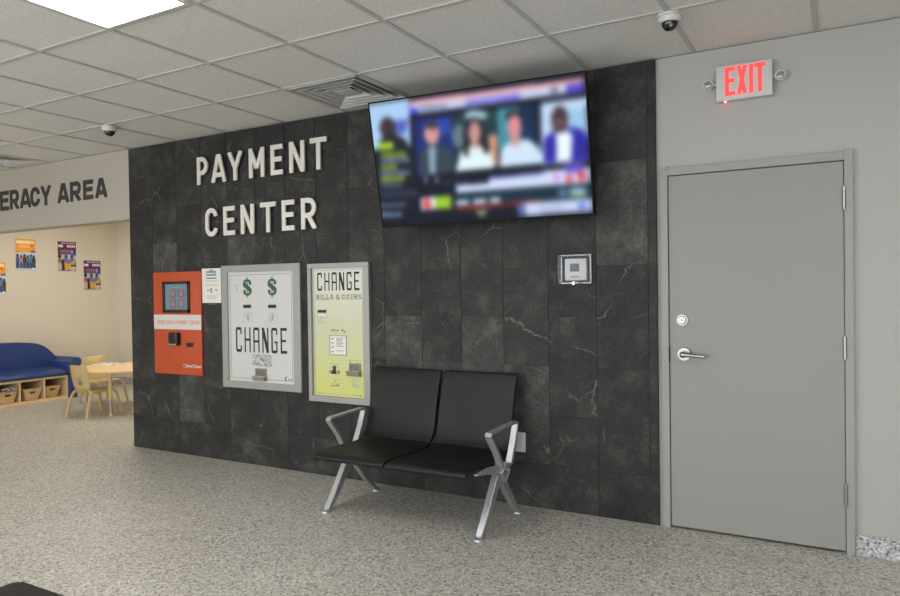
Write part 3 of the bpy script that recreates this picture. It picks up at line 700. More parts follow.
# ---------------------------------------------------------------- orange payment kiosk
L0 = (-5.028, 0, .69); k = thing('payment_kiosk', 'orange wall-mounted payment kiosk with a small screen, leftmost machine on the stone wall', 'payment kiosk', L0)
b = NB(); box(b, -5.335, -4.734, -.018, -.0006, .690, 1.574, bev=.003); obj('panel', shift(b, L0), M['orange'], k)
b = NB(); box(b, -5.334, -4.735, -.0190, -.0178, 1.079, 1.205); st = obj('pale_strip', shift(b, L0), M['strip'], k, smooth=False)
b = NB(); words(b, 'SPEED QUEEN PAYMENT CENTER', -5.29, -4.76, 1.122, 1.156, .0050, -.0196, -.0189); obj('strip_lettering', shift(b, L0), M['orangeink'], st, smooth=False)
b = NB()
box(b, -5.206, -4.866, -.030, -.017, 1.222, 1.250, bev=.002); box(b, -5.206, -4.866, -.030, -.017, 1.468, 1.492, bev=.002)
box(b, -5.206, -5.178, -.030, -.017, 1.222, 1.492, bev=.002); box(b, -4.892, -4.866, -.030, -.017, 1.222, 1.492, bev=.002)
obj('screen_bezel', shift(b, L0), M['black'], k)
b = NB(); box(b, -5.180, -4.890, -.0215, -.0170, 1.246, 1.470); sc_ = obj('screen', shift(b, L0), M['kscreen'], k, smooth=False)
for i in range(2):
    for j in range(2):
        x = -5.118+i*.106; z = 1.264+j*.086
        b = NB(); box(b, x, x+.084, -.0225, -.0212, z, z+.072); box(b, x+.020, x+.058, -.0230, -.0224, z+.018, z+.054, mi=1); obj('screen_button', shift(b, L0), [M['ktile'], M['ktile2']], sc_, smooth=False)
b = NB(); box(b, -5.08, -4.98, -.0222, -.0213, 1.437, 1.443); obj('screen_heading', shift(b, L0), M['blueink'], sc_, smooth=False)
b = NB(); box(b, -5.102, -4.992, -.062, -.017, .942, 1.054, bev=.008); box(b, -5.095, -5.001, -.064, -.055, .945, .957, bev=.002, mi=1); box(b, -5.092, -5.02, -.0635, -.061, .99, 1.03, mi=2)
obj('card_reader', shift(b, L0), [M['black'], M['steel'], M['beam']], k)
b = NB(); box(b, -4.918, -4.838, -.026, -.017, .932, .968, bev=.003); box(b, -4.905, -4.851, -.0268, -.0255, .947, .951, mi=1); obj('receipt_slot', shift(b, L0), [M['black'], M['beam']], k)
b = NB(); box(b, -5.17, -5.13, -.0186, -.0178, .868, .8725); obj('small_mark', shift(b, L0), M['beam'], k, smooth=False)
b = NB(); tube(b, [(-4.952+.015*math.cos(a*PI/8), -.0186, .768+.015*math.sin(a*PI/8)) for a in range(-5, 10)], .0022, 6); obj('logo_ring', shift(b, L0), M['white'], k)
font_text('logo_lettering', 'Speed Queen', .037, -4.932, -.0185, .757, M['white'], k, sx=.93, off=.0008, base=L0)

k.location.x += .026
# flyer taped between the kiosk and the big changer
L0 = (-4.6, 0, 1.3); fl = thing('paper_notice', 'white paper notice with a blue heading, between the orange kiosk and the large white changer', 'notice', L0)
b = NB(); box(b, -4.708, -4.484, -.0035, -.0025, 1.306, 1.594); obj('sheet', shift(b, L0), M['paper'], fl, smooth=False)
b = NB(); box(b, -4.655, -4.54, -.0042, -.0034, 1.531, 1.573); box(b, -4.62, -4.575, -.0042, -.0034, 1.573, 1.582)
box(b, -4.645, -4.55, -.0046, -.0041, 1.548, 1.556, mi=1)
obj('heading_block', shift(b, L0), [M['blueink'], M['paper']], fl, smooth=False)
b = NB()
for z, x0, x1, h in ((1.508, -4.655, -4.535, .008), (1.489, -4.67, -4.52, .004), (1.479, -4.65, -4.54, .003), (1.456, -4.67, -4.52, .004), (1.447, -4.66, -4.53, .003), (1.365, -4.66, -4.53, .003), (1.356, -4.65, -4.54, .003), (1.347, -4.66, -4.53, .003), (1.338, -4.64, -4.55, .003)):
    box(b, x0, x1, -.0041, -.0034, z, z+h, mi=0 if h > .006 else 1)
for x in (-4.645, -4.553): box(b, x, x+.022, -.0041, -.0034, 1.409, 1.416)
prism(b, [(-4.651, 1.4125), (-4.64, 1.405), (-4.64, 1.42)], 'y', -.0041, -.0034); prism(b, [(-4.525, 1.4125), (-4.536, 1.405), (-4.536, 1.42)], 'y', -.0041, -.0034)
for i in range(3):
    for j in range(4): box(b, -4.612+i*.009+.002*(j % 2), -4.606+i*.009, -.0041, -.0034, 1.392+j*.010, 1.400+j*.010)
obj('printed_text', shift(b, L0), [M['ink'], M['paleink']], fl, smooth=False)
b = NB(); box(b, -4.645, -4.548, -.0046, -.0024, 1.292, 1.312); obj('tape', shift(b, L0), M['clear'], fl, smooth=False)

# ---------------------------------------------------------------- bill changers
def ring_frame(b, X0, X1, Z0, Z1, x0, x1, z0, z1, y0, y1):
    box(b, X0, X1, y0, y1, Z0, z0); box(b, X0, X1, y0, y1, z1, Z1); box(b, X0, x0, y0, y1, z0, z1); box(b, x1, X1, y0, y1, z0, z1)
def thin_ring(b, x0, x1, z0, z1, w, y0, y1): ring_frame(b, x0, x1, z0, z1, x0+w, x1-w, z0+w, z1-w, y0, y1)
def dollar(b, x0, x1, z0, z1, y0, y1):
    W = x1-x0; H = (z1-z0)*.80; zz = z0+(z1-z0)*.10; s = W*.20; cx = W/2
    rx_ = (W-s)/2; ry_ = (H-s)/4
    top = arc(cx, H-s/2-ry_, rx_, ry_, 10, 250, 14); bot = arc(cx, s/2+ry_, rx_, ry_, 70, -170, 14)
    stroke_poly(b, top, s, x0, zz, y0, y1); stroke_poly(b, bot, s, x0, zz, y0, y1)
    stroke_poly(b, [(W*.14, H*.70), (W*.30, H*.60), (W*.70, H*.42), (W*.88, H*.30)], s*1.9, x0, zz, y0-.0001, y1)
    for p in ((W*.82, H*.74), (W*.18, H*.26)): cyl(b, (x0+p[0], y1, zz+p[1]), (x0+p[0], y0-.0001, zz+p[1]), s*.75, n=16)
    box(b, x0+cx-s*.42, x0+cx-s*.14, y0-.0002, y1, z0, z1); box(b, x0+cx+s*.14, x0+cx+s*.42, y0-.0002, y1, z0, z1)
def sketch(b, x0, x1, z0, z1, y0, y1, n, seed, w=.0022):
    q = random.Random(seed)
    for _ in range(n):
        x = q.uniform(x0, x1); z = q.uniform(z0, z1); a = q.uniform(-.9, .9); l = q.uniform(.2, .5)*min(x1-x0, z1-z0)
        dx, dz = l*math.cos(a), l*math.sin(a); f = 1-abs((x-(x0+x1)/2)/(x1-x0))*1.0
        pts = [(x-dx/2, z-dz/2), (x, z+l*.12*q.uniform(-1, 1)), (x+dx/2, z+dz/2)]
        pts = [(min(max(p[0], x0), x1), min(max(p[1], z0), z1)) for p in pts]
        stroke_poly(b, pts, w, 0, 0, y0, y1)
def tray(b, x0, x1, z0, z1):   # a steel cup; its darker back plate has the recess shade painted in
    zl = z0+(z1-z0)*.38
    box(b, x0, x1, -.0100, -.0085, zl, z1, mi=1)
    box(b, x0, x0+.006, -.016, -.0085, zl, z1); box(b, x1-.006, x1, -.016, -.0085, zl, z1); box(b, x0, x1, -.016, -.0085, z1-.006, z1)
    prism(b, [(-.0085, z0), (-.026, z0), (-.045, zl-.004), (-.045, zl), (-.040, zl), (-.024, z0+.006), (-.0085, z0+.006)], 'x', x0-.012, x1+.004)
    for x in (x0-.012, x1): prism(b, [(-.0085, z0), (-.026, z0), (-.045, zl), (-.0085, zl)], 'x', x, x+.004)

# large white changer
L0 = (-4.05, 0, .61); c1 = thing('change_machine', 'large white wall change machine with two green dollar signs in a grey frame', 'change machine', L0)
b = NB(); ring_frame(b, -4.474, -3.632, .615, 1.610, -4.410, -3.706, .670, 1.555, -.022, 0); obj('frame', shift(b, L0), M['steel'], c1, smooth=False, bevel=.002)
b = NB(); box(b, -4.410, -3.706, -.0085, 0, .670, 1.555); face = obj('face_panel', shift(b, L0), M['white'], c1, smooth=False)
b = NB(); thin_ring(b, -4.402, -3.714, .678, 1.547, .006, -.0110, -.0085); obj('white_border', shift(b, L0), M['white'], face, smooth=False)
b = NB(); thin_ring(b, -4.388, -3.728, .694, 1.532, .0035, -.0089, -.0084); obj('border_line', shift(b, L0), M['greyink'], face, smooth=False)
for x0, x1 in ((-4.243, -4.147), (-3.975, -3.879)):
    b = NB(); dollar(b, x0, x1, 1.345, 1.513, -.0090, -.0084); obj('dollar_sign', shift(b, L0), M['green'], face, smooth=False)
for x0, x1 in ((-4.240, -4.156), (-3.970, -3.886)):
    b = NB(); box(b, x0, x1, -.014, -.0084, 1.264, 1.290, bev=.003); obj('bill_slot', shift(b, L0), M['black'], c1)
for n, (x0, x1) in enumerate(((-4.242, -4.142), (-3.975, -3.879))):
    b = NB(); thin_ring(b, x0, x1, 1.147, 1.231, .0016, -.0088, -.0084); sketch(b, x0+.015, x1-.015, 1.160, 1.222, -.0088, -.0084, 26, n+3, .0022); box(b, x0+.04, x1-.04, -.0088, -.0084, 1.17, 1.215)
    obj('instruction_picture', shift(b, L0), M['paleink'], face, smooth=False)
b = NB(); cyl(b, (-4.320, -.0084, 1.443), (-4.320, -.0092, 1.443), .005, n=12); obj('keyhole', shift(b, L0), M['ink'], c1)
b = NB(); cyl(b, (-4.309, -.0084, 1.413), (-4.309, -.0092, 1.413), .006, n=12); obj('keyhole', shift(b, L0), M['greyink'], c1)
def change_word(b, x0, x1, z0, z1, y0, y1):
    # tall thin capitals with heavy horizontals, like stencilled slab figures
    n = 6; gap = .055*(x1-x0); w = ((x1-x0)-gap*5)/6; H = z1-z0; sv = w*.20; sh = w*.34
    def v(x, a, c, s=sv): box(b, x, x+s, y0, y1, z0+a*H, z0+c*H)
    def h(xa, xb, zc, s=sh): box(b, xa, xb, y0-.0001, y1, zc, zc+s)
    for i, ch in enumerate('CHANGE'):
        x = x0+i*(w+gap); X = x+w; r = w*.22
        if ch in 'CG':
            v(x, .06, .94, sv*1.15); h(x+r*.5, X-r*.5, z1-sh); h(x+r*.5, X-r*.5, z0); v(X-sv*1.15, .72, .94); v(X-sv*1.15, .06, .26 if ch == 'C' else .46)
            if ch == 'G': h(x+w*.5, X, z0+.40*H, sh*.6)
        if ch == 'H': v(x, 0, 1); v(X-sv, 0, 1); h(x, X, z0+.46*H, sh*.8)
        if ch == 'A': v(x, 0, .94); v(X-sv, 0, .94); h(x+r*.4, X-r*.4, z1-sh); h(x, X, z0+.40*H, sh*.8)
        if ch == 'N': v(x, 0, 1); v(X-sv, 0, 1); stroke_poly(b, [(x+sv*.6, z1-H*.02), (X-sv*.6, z0+H*.02)], sv*2.0, 0, 0, y0-.0001, y1)
        if ch == 'E': v(x, 0, 1, sv*1.15); h(x, X, z1-sh); h(x, X, z0); h(x, X-w*.15, z0+.45*H, sh*.8)
b = NB(); change_word(b, -4.331, -3.782, .907, 1.108, -.0091, -.0084); obj('change_lettering', shift(b, L0), M['ink'], face, smooth=False)
b = NB(); sketch(b, -4.15, -3.94, .80, .893, -.0088, -.0084, 110, 11, .0026); obj('coin_drawing', shift(b, L0), M['greyink'], face, smooth=False)
b = NB(); tray(b, -4.117, -3.999, .684, .782); obj('coin_tray', shift(b, L0), [M['steel'], M['tray']], c1, smooth=False)
b = NB(); tube(b, [(-3.790+.013*math.cos(a*PI/8), -.0088, .712+.015*math.sin(a*PI/8)) for a in range(4, 13)], .004, 6); box(b, -3.776, -3.728, -.0088, -.0084, .708, .711); box(b, -3.776, -3.732, -.0088, -.0084, .700, .702); obj('maker_mark', shift(b, L0), M['ink'], face, smooth=False)

c1.location.x += .014
# narrow yellow changer
L0 = (-3.27, 0, .56); c2 = thing('change_machine', 'narrow wall change machine fading from white to yellow, marked BILLS & COINS', 'change machine', L0)
b = NB(); ring_frame(b, -3.548, -2.978, .561, 1.598, -3.516, -3.030, .606, 1.562, -.030, 0); obj('frame', shift(b, L0), M['steel'], c2, smooth=False, bevel=.002)
b = NB(); box(b, -3.516, -3.030, -.0085, 0, .606, 1.562); face = obj('face_panel', b, M['gradient'], c2, smooth=False); face.location = tuple(-v for v in L0)
def ch(nm, b, m, sm=False, bevel=0.): return obj(nm, b, m, face, smooth=sm, bevel=bevel)     # children in world coordinates
b = NB(); thin_ring(b, -3.510, -3.040, .612, 1.556, .004, -.0110, -.0085); ch('white_border', b, M['white'])
b = NB(); thin_ring(b, -3.500, -3.048, .622, 1.546, .0028, -.0089, -.0084); ch('border_line', b, M['olive'])
b = NB(); change_word(b, -3.468, -3.074, 1.394, 1.530, -.0091, -.0084); ch('change_lettering', b, M['ink'])
for wd_, xa_, xb_ in (('BILLS', -3.478, -3.316), ('&', -3.294, -3.254), ('COINS', -3.236, -3.056)):
    b = NB(); slab_words(b, wd_, xa_, xb_, 1.327, 1.366, .0092, -.0090, -.0084); ch('word', b, M['olive'])
b = NB(); box(b, -3.466, -3.384, -.014, -.0084, 1.229, 1.250, bev=.003); ch('bill_slot', b, M['black'], True)
b = NB(); thin_ring(b, -3.472, -3.380, 1.143, 1.224, .0018, -.0088, -.0084); sketch(b, -3.462, -3.39, 1.15, 1.20, -.0088, -.0084, 24, 31, .0022); ch('instruction_picture', b, M['paleink'])
b = NB(); box(b, -3.465, -3.387, -.0088, -.0084, 1.205, 1.222); ch('instruction_heading', b, M['paper'])
for x, z, r_ in ((-3.281, 1.098, .006), (-3.235, 1.100, .007)):
    b = NB(); cyl(b, (x, -.0084, z), (x, -.0092, z), r_, n=12); ch('indicator_light', b, M['ink'])
for g_ in (((-3.345, -3.295, 1.100), (-3.342, -3.30, 1.090)), ((-3.225, -3.206, 1.090), (-3.225, -3.208, 1.082))):
    b = NB()
    for x0, x1, z in g_: box(b, x0, x1, -.0088, -.0084, z, z+.006)
    ch('small_print', b, M['greyink'])
b = NB(); thin_ring(b, -3.359, -3.197, .912, 1.062, .0065, -.0130, -.0084); ch('price_frame', b, M['steel'], bevel=.001)
b = NB(); box(b, -3.353, -3.203, -.0100, -.0084, .918, 1.056); ch('price_card', b, M['paper'])
b = NB()
for i, z in enumerate((1.030, 1.000, .968, .935)):
    box(b, -3.34, -3.318, -.0104, -.0099, z, z+.009)
    for j in range(3 if i < 2 else 1): box(b, -3.295, -3.23-.012*(j == 2), -.0104, -.0099, z+.010-j*.010, z+.014-j*.010)
ch('price_text', b, M['greyink'])
b = NB()
for x in (-3.349, -3.282): cyl(b, (x, -.0084, .788), (x, -.020, .788), .015, .012, n=20)
box(b, -3.345, -3.285, -.016, -.0084, .780, .796, bev=.002, mi=1); box(b, -3.324, -3.303, -.020, -.0084, .790, .834, bev=.003, mi=1); box(b, -3.355, -3.277, -.013, -.0084, .774, .786, mi=1)
ch('coin_slot', b, [M['steel'], M['black']], True)
b = NB(); box(b, -3.36, -3.27, -.0088, -.0084, .845, .8485)
for x in (-3.345, -3.29): cyl(b, (x, -.0084, .823), (x, -.0089, .823), .005, n=10)
ch('slot_caption', b, M['olive'])
b = NB(); box(b, -3.19, -3.07, -.0088, -.0084, .878, .8815)
for x in (-3.166, -3.10): cyl(b, (x, -.0084, .868), (x, -.0089, .868), .006, n=10)
ch('slot_caption', b, M['olive'])
b = NB(); sketch(b, -3.352, -3.272, .684, .740, -.0088, -.0084, 12, 5, .003); box(b, -3.355, -3.275, -.0088, -.0084, .682, .688); ch('hand_drawing', b, M['greyink'])
b = NB(); sketch(b, -3.158, -3.09, .680, .745, -.0088, -.0084, 34, 9, .0022); ch('coin_drawing', b, M['paleink'])
b = NB(); tray(b, -3.176, -3.072, .766, .861); ch('coin_tray', b, [M['steel'], M['tray']])
b = NB(); cyl(b, (-3.083, -.0084, .624), (-3.083, -.0089, .624), .006, n=10); box(b, -3.074, -3.052, -.0088, -.0084, .622, .625); ch('maker_mark', b, M['ink'])

c2.location.x += .012
# ---------------------------------------------------------------- thermostat in its clear guard, wall plate
L0 = (-1.434, 0, 1.42); t = thing('thermostat', 'white thermostat with a dark display inside a clear locking guard box', 'thermostat', L0)
b = NB(); X0, X1, Z0, Z1 = -1.534, -1.350, 1.420, 1.588
box(b, X0, X1, -.070, -.067, Z0, Z1); box(b, X0, X0+.003, -.067, 0, Z0, Z1); box(b, X1-.003, X1, -.067, 0, Z0, Z1); box(b, X0, X1, -.067, 0, Z0, Z0+.003); box(b, X0, X1, -.067, 0, Z1-.003, Z1)
obj('guard_cover', shift(b, L0), M['clear'], t, smooth=False)
b = NB(); thin_ring(b, X0-.006, X1+.006, Z0-.006, Z1+.006, .011, -.008, 0); obj('guard_base', shift(b, L0), M['lampglass'], t, smooth=False, bevel=.002)
b = NB(); thin_ring(b, X0-.001, X1+.001, Z0-.001, Z1+.001, .006, -.072, -.066); obj('guard_rim', shift(b, L0), M['clear'], t, smooth=False, bevel=.0015)
b = NB(); box(b, -1.505, -1.368, -.030, 0, 1.434, 1.568, bev=.006); body = obj('housing', shift(b, L0), M['plastic'], t)
b = NB(); box(b, -1.470, -1.412, -.0312, -.0295, 1.489, 1.538); obj('display', shift(b, L0), M['lcd'], body, smooth=False)
b = NB(); box(b, -1.468, -1.410, -.033, -.0295, 1.452, 1.462, bev=.001); obj('slider', shift(b, L0), M['steel'], body)
b = NB(); cyl(b, (-1.432, -.060, 1.418), (-1.432, -.082, 1.418), .011, n=20, bev=.001); obj('lock', shift(b, L0), M['chrome'], t)
t.location.x += .018
L0 = (-1.81, 0, .41); t = thing('wall_outlet', 'white wall outlet plate low on the stone wall behind the bench arm', 'outlet', L0)
b = NB(); box(b, -1.846, -1.772, -.012, 0, .344, .470, bev=.003); obj('cover_plate', shift(b, L0), M['plastic'], t)
for z in (.385, .430):
    b = NB(); cyl(b, (-1.809, -.011, z), (-1.809, -.0145, z), .016, n=24)
    for x in (-1.815, -1.803): box(b, x-.001, x+.001, -.0150, -.0143, z-.002, z+.007, mi=1)
    obj('socket', shift(b, L0), [M['plastic'], M['black']], t)

# ---------------------------------------------------------------- waiting bench (two shells on a beam)
L0 = (-2.31, -.42, 0)
bench = thing('waiting_bench', 'black two-seat waiting bench with silver arms and legs against the stone wall', 'bench', L0)
prof_seat = [(-.806, .368), (-.815, .379), (-.800, .392), (-.76, .397), (-.68, .395), (-.58, .390), (-.46, .384), (-.37, .380), (-.31, .384), (-.268, .395)]
prof_back = [(-.258, .402), (-.225, .440), (-.198, .50), (-.180, .58), (-.160, .66), (-.138, .74), (-.118, .80), (-.100, .838), (-.088, .852)]
def shell(prof, x0, x1, th, inset, xa=None, xb=None):
    P = crom([(p[0], p[1], 0) for p in prof], 5); n = len(P); b = NB()
    X0 = [x0+((xa if xa is not None else x0)-x0)*(1-i/(n-1)) for i in range(n)]; X1 = [x1+((xb if xb is not None else x1)-x1)*(1-i/(n-1)) for i in range(n)]
    for i in range(3):    # rounded corners at the free end
        k = i if inset == 'start' else n-1-i; d = (.012, .005, .0015)[i]; X0[k] += d; X1[k] -= d
    ribbon(b, [(p.x, p.y) for p in P], X0, X1, th); return b
for x0, x1, xa, xb in ((-2.862, -2.328, -2.822, -2.308), (-2.306, -1.782, -2.286, -1.768)):
    st = obj('seat', shift(shell(prof_seat, x0, x1, .016, 'start', xa, xb), L0), M['seat'], bench, bevel=.004)
    bk = obj('backrest', shift(shell(prof_back, x0, x1, .016, 'end'), L0), M['seat'], bench, bevel=.004)
b = NB(); tube(b, [(-2.852, -.263, .394), (-2.330, -.263, .394)], .009, 10); tube(b, [(-2.304, -.263, .394), (-1.784, -.263, .394)], .009, 10); obj('seat_hinge', shift(b, L0), M['black'], bench)
b = NB(); box(b, -2.86, -1.75, -.455, -.385, .292, .342, bev=.006)
for xc in (-2.585, -2.03):
    for s in (-.17, .17): prism(b, [(-.70, .384), (-.66, .366), (-.46, .335), (-.38, .335), (-.25, .37), (-.26, .382), (-.42, .372), (-.6, .380)], 'x', xc+s-.012, xc+s+.012)
obj('beam', shift(b, L0), M['beam'], bench)
def support(xf, xa):
    """legs at xf, armrest loop at xa"""
    w = .021
    fy = crom([(-.418, .335, 0), (-.475, .262, 0), (-.555, .158, 0), (-.62, .078, 0), (-.682, .012, 0)], 4); n = len(fy)
    b = NB(); ribbon(b, [(p.x, p.y) for p in fy], xf-w, xf+w, [.068-.036*i/(n-1) for i in range(n)]); lg = obj('leg', shift(b, L0), M['alu'], bench, bevel=.005)
    b = NB(); cyl(b, (xf, -.690, 0), (xf, -.690, .012), .033, .030, 28, bev=.002); cyl(b, (xf, -.686, .012), (xf, -.683, .022), .022, .016, 20); obj('foot', shift(b, L0), M['alu'], lg)
    ry = crom([(-.435, .315, 0), (-.385, .262, 0), (-.305, .165, 0), (-.235, .085, 0), (-.160, .012, 0)], 4)
    b = NB(); ribbon(b, [(p.x, p.y) for p in ry], xf-w*.9, xf+w*.9, [.062-.034*i/(n-1) for i in range(n)]); lg = obj('leg', shift(b, L0), M['alu'], bench, bevel=.005)
    b = NB(); cyl(b, (xf, -.150, 0), (xf, -.150, .012), .033, .030, 28, bev=.002); cyl(b, (xf, -.154, .012), (xf, -.157, .022), .022, .016, 20); obj('foot', shift(b, L0), M['alu'], lg)
    # hub: a hollow diamond of flat bar around the beam end
    b = NB(); ribbon(b, [(-.418, .372), (-.370, .325), (-.418, .268), (-.466, .325)], min(xf, xa)-w, max(xf, xa)+w, .012, closed=True); obj('hub', shift(b, L0), M['alu'], bench, bevel=.003)
    loop = [(-.452, .352), (-.520, .458), (-.604, .552), (-.612, .566), (-.602, .577), (-.45, .582), (-.27, .586), (-.245, .582), (-.242, .568), (-.285, .46), (-.338, .352)]
    b = NB(); ribbon(b, loop, xa-.020, xa+.020, [.026, .020, .016, .015, .015, .015, .015, .015, .016, .024, .030]); box(b, xa-.019, xa+.019, -.462, -.336, .338, .358, bev=.004)
    obj('armrest', shift(b, L0), M['alu'], bench, bevel=.004)
    return b
support(-2.84, -2.872); support(-1.765, -1.735)
for x in (-2.862, -1.752):
    b = NB(); s = 1 if x > -2 else -1
    prism(b, [(-.42, .300), (-.42, .362), (-.60, .384), (-.745, .381), (-.752, .374), (-.62, .352), (-.50, .318)], 'x', x-.006, x+.014); obj('seat_bracket', shift(b, L0), M['alu'], bench, bevel=.003)

# foreground seat corner, lower left of the photo
L0 = (-2.432, -2.785, 0); fg = thing('low_bench', 'corner of a flat black bench on a silver frame, cut off at the bottom left', 'bench', L0)
b = NB(); rr = .022; x0, x1, y0, y1 = 0, 1.06, -.52, 0
poly = []
for cx, cy, a in ((x1-rr, y1-rr, 0), (x0+rr, y1-rr, 90), (x0+rr, y0+rr, 180), (x1-rr, y0+rr, 270)): poly += arc(cx, cy, rr, rr, a, a+90, 8)
prism(b, poly, 'z', .402, .430, bev=.007); obj('seat_slab', b, M['seat'], fg)
b = NB(); box(b, .11, .15, y0+.06, .002, .366, .401, bev=.003); box(b, .91, .95, y0+.06, .002, .366, .401, bev=.003); box(b, .15, .91, -.28, -.22, .352, .400, bev=.003); obj('frame', b, M['alu'], fg)
for x in (.13, .93):
    for ya, yb in ((-.25, -.03), (-.27, -.47)):
        b = NB(); ribbon(b, [(ya, .37), ((ya+yb)/2, .19), (yb, .010)], x-.018, x+.018, [.05, .036, .026]); cyl(b, (x, yb, 0), (x, yb, .012), .030, .028, 24); obj('leg', b, M['alu'], fg, bevel=.003)

# ---------------------------------------------------------------- reading nook
# posters
def poster(y0, y1, z0, z1, kind, label):
    t = thing('poster', label, 'poster', (XL, (y0+y1)/2, z0), 0, 'portrait posters on the cream wall')
    W, H = y1-y0, z1-z0
    b = NB(); box(b, .0, .004, -W/2, W/2, 0, H); obj('backing_sheet', b, M['paper'], t, smooth=False)
    c = Canvas(84, 132, (.5, .5, .55)); q = random.Random(kind)
    def line(x0, x1, y0, y1, n, col):
        w = (x1-x0)/n
        for i in range(n):
            if q.random() < .85: c.rect(x0+i*w, y0, x0+(i+.78)*w, y1, col)
    if kind == 1:
        c.rect(0, 0, 1, .36, (246, 160, 52)); c.ell(.5, .30, .62, .12, (246, 160, 52)); line(.06, .94, .05, .15, 9, (252, 240, 214)); c.rect(.2, .2, .8, .225, (252, 210, 140)); c.rect(.16, .245, .84, .27, (252, 205, 130)); c.ell(.8, .22, .07, .05, (214, 120, 50))
        c.rect(0, .42, 1, .62, (196, 204, 214))
        for i, x in enumerate((.1, .28, .44, .6, .76, .9)):
            c.ell(x, .52+.03*(i % 2), .055, .045, (40, 32, 32)); c.rect(x-.08, .56+.03*(i % 2), x+.08, .76, ((60, 90, 150), (196, 130, 90), (54, 54, 66), (70, 110, 170), (90, 120, 150), (40, 50, 70))[i]); c.rect(x-.07, .74, x+.06, .92, ((40, 60, 110), (60, 90, 150), (40, 70, 130), (50, 50, 60), (40, 70, 130), (60, 60, 80))[i])
        c.rect(0, .92, 1, 1, (190, 196, 204)); c.rect(.82, .9, .94, .96, (240, 240, 240)); c.rect(.75, .36, 1, .42, (60, 90, 190))
    else:
        c.rect(0, 0, 1, .42, (84, 38, 74)); line(.05, .95, .03, .085, 12, (206, 168, 200)); line(.03, .97, .115, .20, 10, (246, 238, 242)); c.ell(.45, .34, .36, .085, (110, 60, 96)); c.rect(.15, .30, .7, .315, (190, 150, 180)); c.rect(.12, .34, .75, .355, (190, 150, 180)); c.rect(.72, .28, .84, .40, (150, 150, 200))
        c.rect(0, .44, 1, .62, (176, 184, 206)); c.rect(.8, .38, 1, .46, (60, 80, 190))
        for x in (.44, .76): c.ell(x, .5, .07, .06, (44, 40, 52)); c.rect(x-.12, .55, x+.12, .68, (100, 116, 160))
        c.ell(.1, .5, .09, .07, (50, 36, 34)); c.rect(0, .58, .2, .72, (156, 100, 80)); c.rect(0, .72, .22, .96, (196, 170, 150)); c.poly([(.2, .62), (.32, .60), (.36, .95), (.22, .97)], (30, 26, 34)); c.poly([(.34, .72), (.62, .74), (.98, .6), (.98, .66), (.66, .92), (.4, .97)], (216, 160, 66)); c.rect(.66, .84, .96, .97, (196, 188, 170)); c.rect(.7, .78, 1, .83, (50, 50, 90))
    c.blur(1, 1)
    picture('printed_picture', c, W*.985, H*.985, M['poster'], t, Matrix.Translation((.0046, 0, H*.0075)) @ Matrix.Rotation(R(90), 4, 'Z'))
    # headline
    b = NB()
    return t
M['poster'] = attr_mat('printed_poster', 'picture', 0, .45)
poster(1.270, 1.545, 1.725, 2.168, 1, 'poster with an orange top above a photo of seated people, high on the cream wall')
poster(.868, 1.143, 1.400, 1.842, 1, 'orange-topped poster cut in half by the left edge of the photo, lower than its twin')
poster(1.857, 2.134, 1.727, 2.162, 2, 'purple-topped poster, the higher of the two purple ones on the cream wall')
poster(2.244, 2.516, 1.456, 1.898, 2, 'purple-topped poster nearest the far corner, lower than the other purple one')

# blue sofa on an open cubby base
SX = -9.10; SY = (.28, 1.54)
sofa = thing('sofa', 'blue vinyl sofa with rolled arm on a maple base of open cubbies', 'sofa', (-9.4, .89, 0))
L0 = (-9.4, .89, 0)
b = NB(); x0, x1 = -9.62, SX
box(b, x0, x1, SY[0], SY[1], 0, .035); box(b, x0, x1, SY[0], SY[1], .285, .312); box(b, x0, x0+.015, SY[0], SY[1], .035, .285)
for i in range(5): 
    y = SY[0]+i*(SY[1]-SY[0]-.018)/4; box(b, x0+.015, x1, y, y+.018, .035, .285)
obj('cubby_base', shift(b, L0), M['maple'], sofa, smooth=False, bevel=.002)
b = NB(); pr = [(-9.50, .313), (SX+.01, .313), (SX+.035, .33), (SX+.038, .352), (SX+.015, .378), (-9.2, .402), (-9.35, .414), (-9.53, .42)]
prism(b, [(p[0], p[1]) for p in pr], 'y', SY[0]-.005, SY[1]-.03); obj('seat_cushion', shift(b, L0), M['blue'], sofa, bevel=.012)
# arched back
b = NB(); ys = [(.10, .30), (.10, .46), (.16, .55), (.27, .65), (.40, .722), (.55, .755), (.9, .765), (1.24, .755), (1.40, .722), (1.50, .665), (1.60, .56), (1.655, .46), (1.655, .30)]
P = crom([(p[0], p[1], 0) for p in ys], 4)
t_ = [(p.x, p.y) for p in P]; prism(b, t_, 'x', -9.74, -9.50, bev=.03); obj('backrest', shift(b, L0), M['blue'], sofa)
for s in (1, -1):
    b = NB(); yc = .89
    f = lambda y: yc+s*(y-yc)
    pl = [(1.543, 0), (1.655, 0), (1.655, .38), (1.662, .40)]+[(p[0], p[1]) for p in arc(1.668, .475, .060, .068, -40, 150, 12)]+[(1.545, .49), (1.520, .44), (1.515, .38), (1.543, .30)]
    prism(b, [(f(p[0]), p[1]) for p in pl], 'x', -9.62, SX+.02, bev=.010); obj('arm', shift(b, L0), M['blue'], sofa)
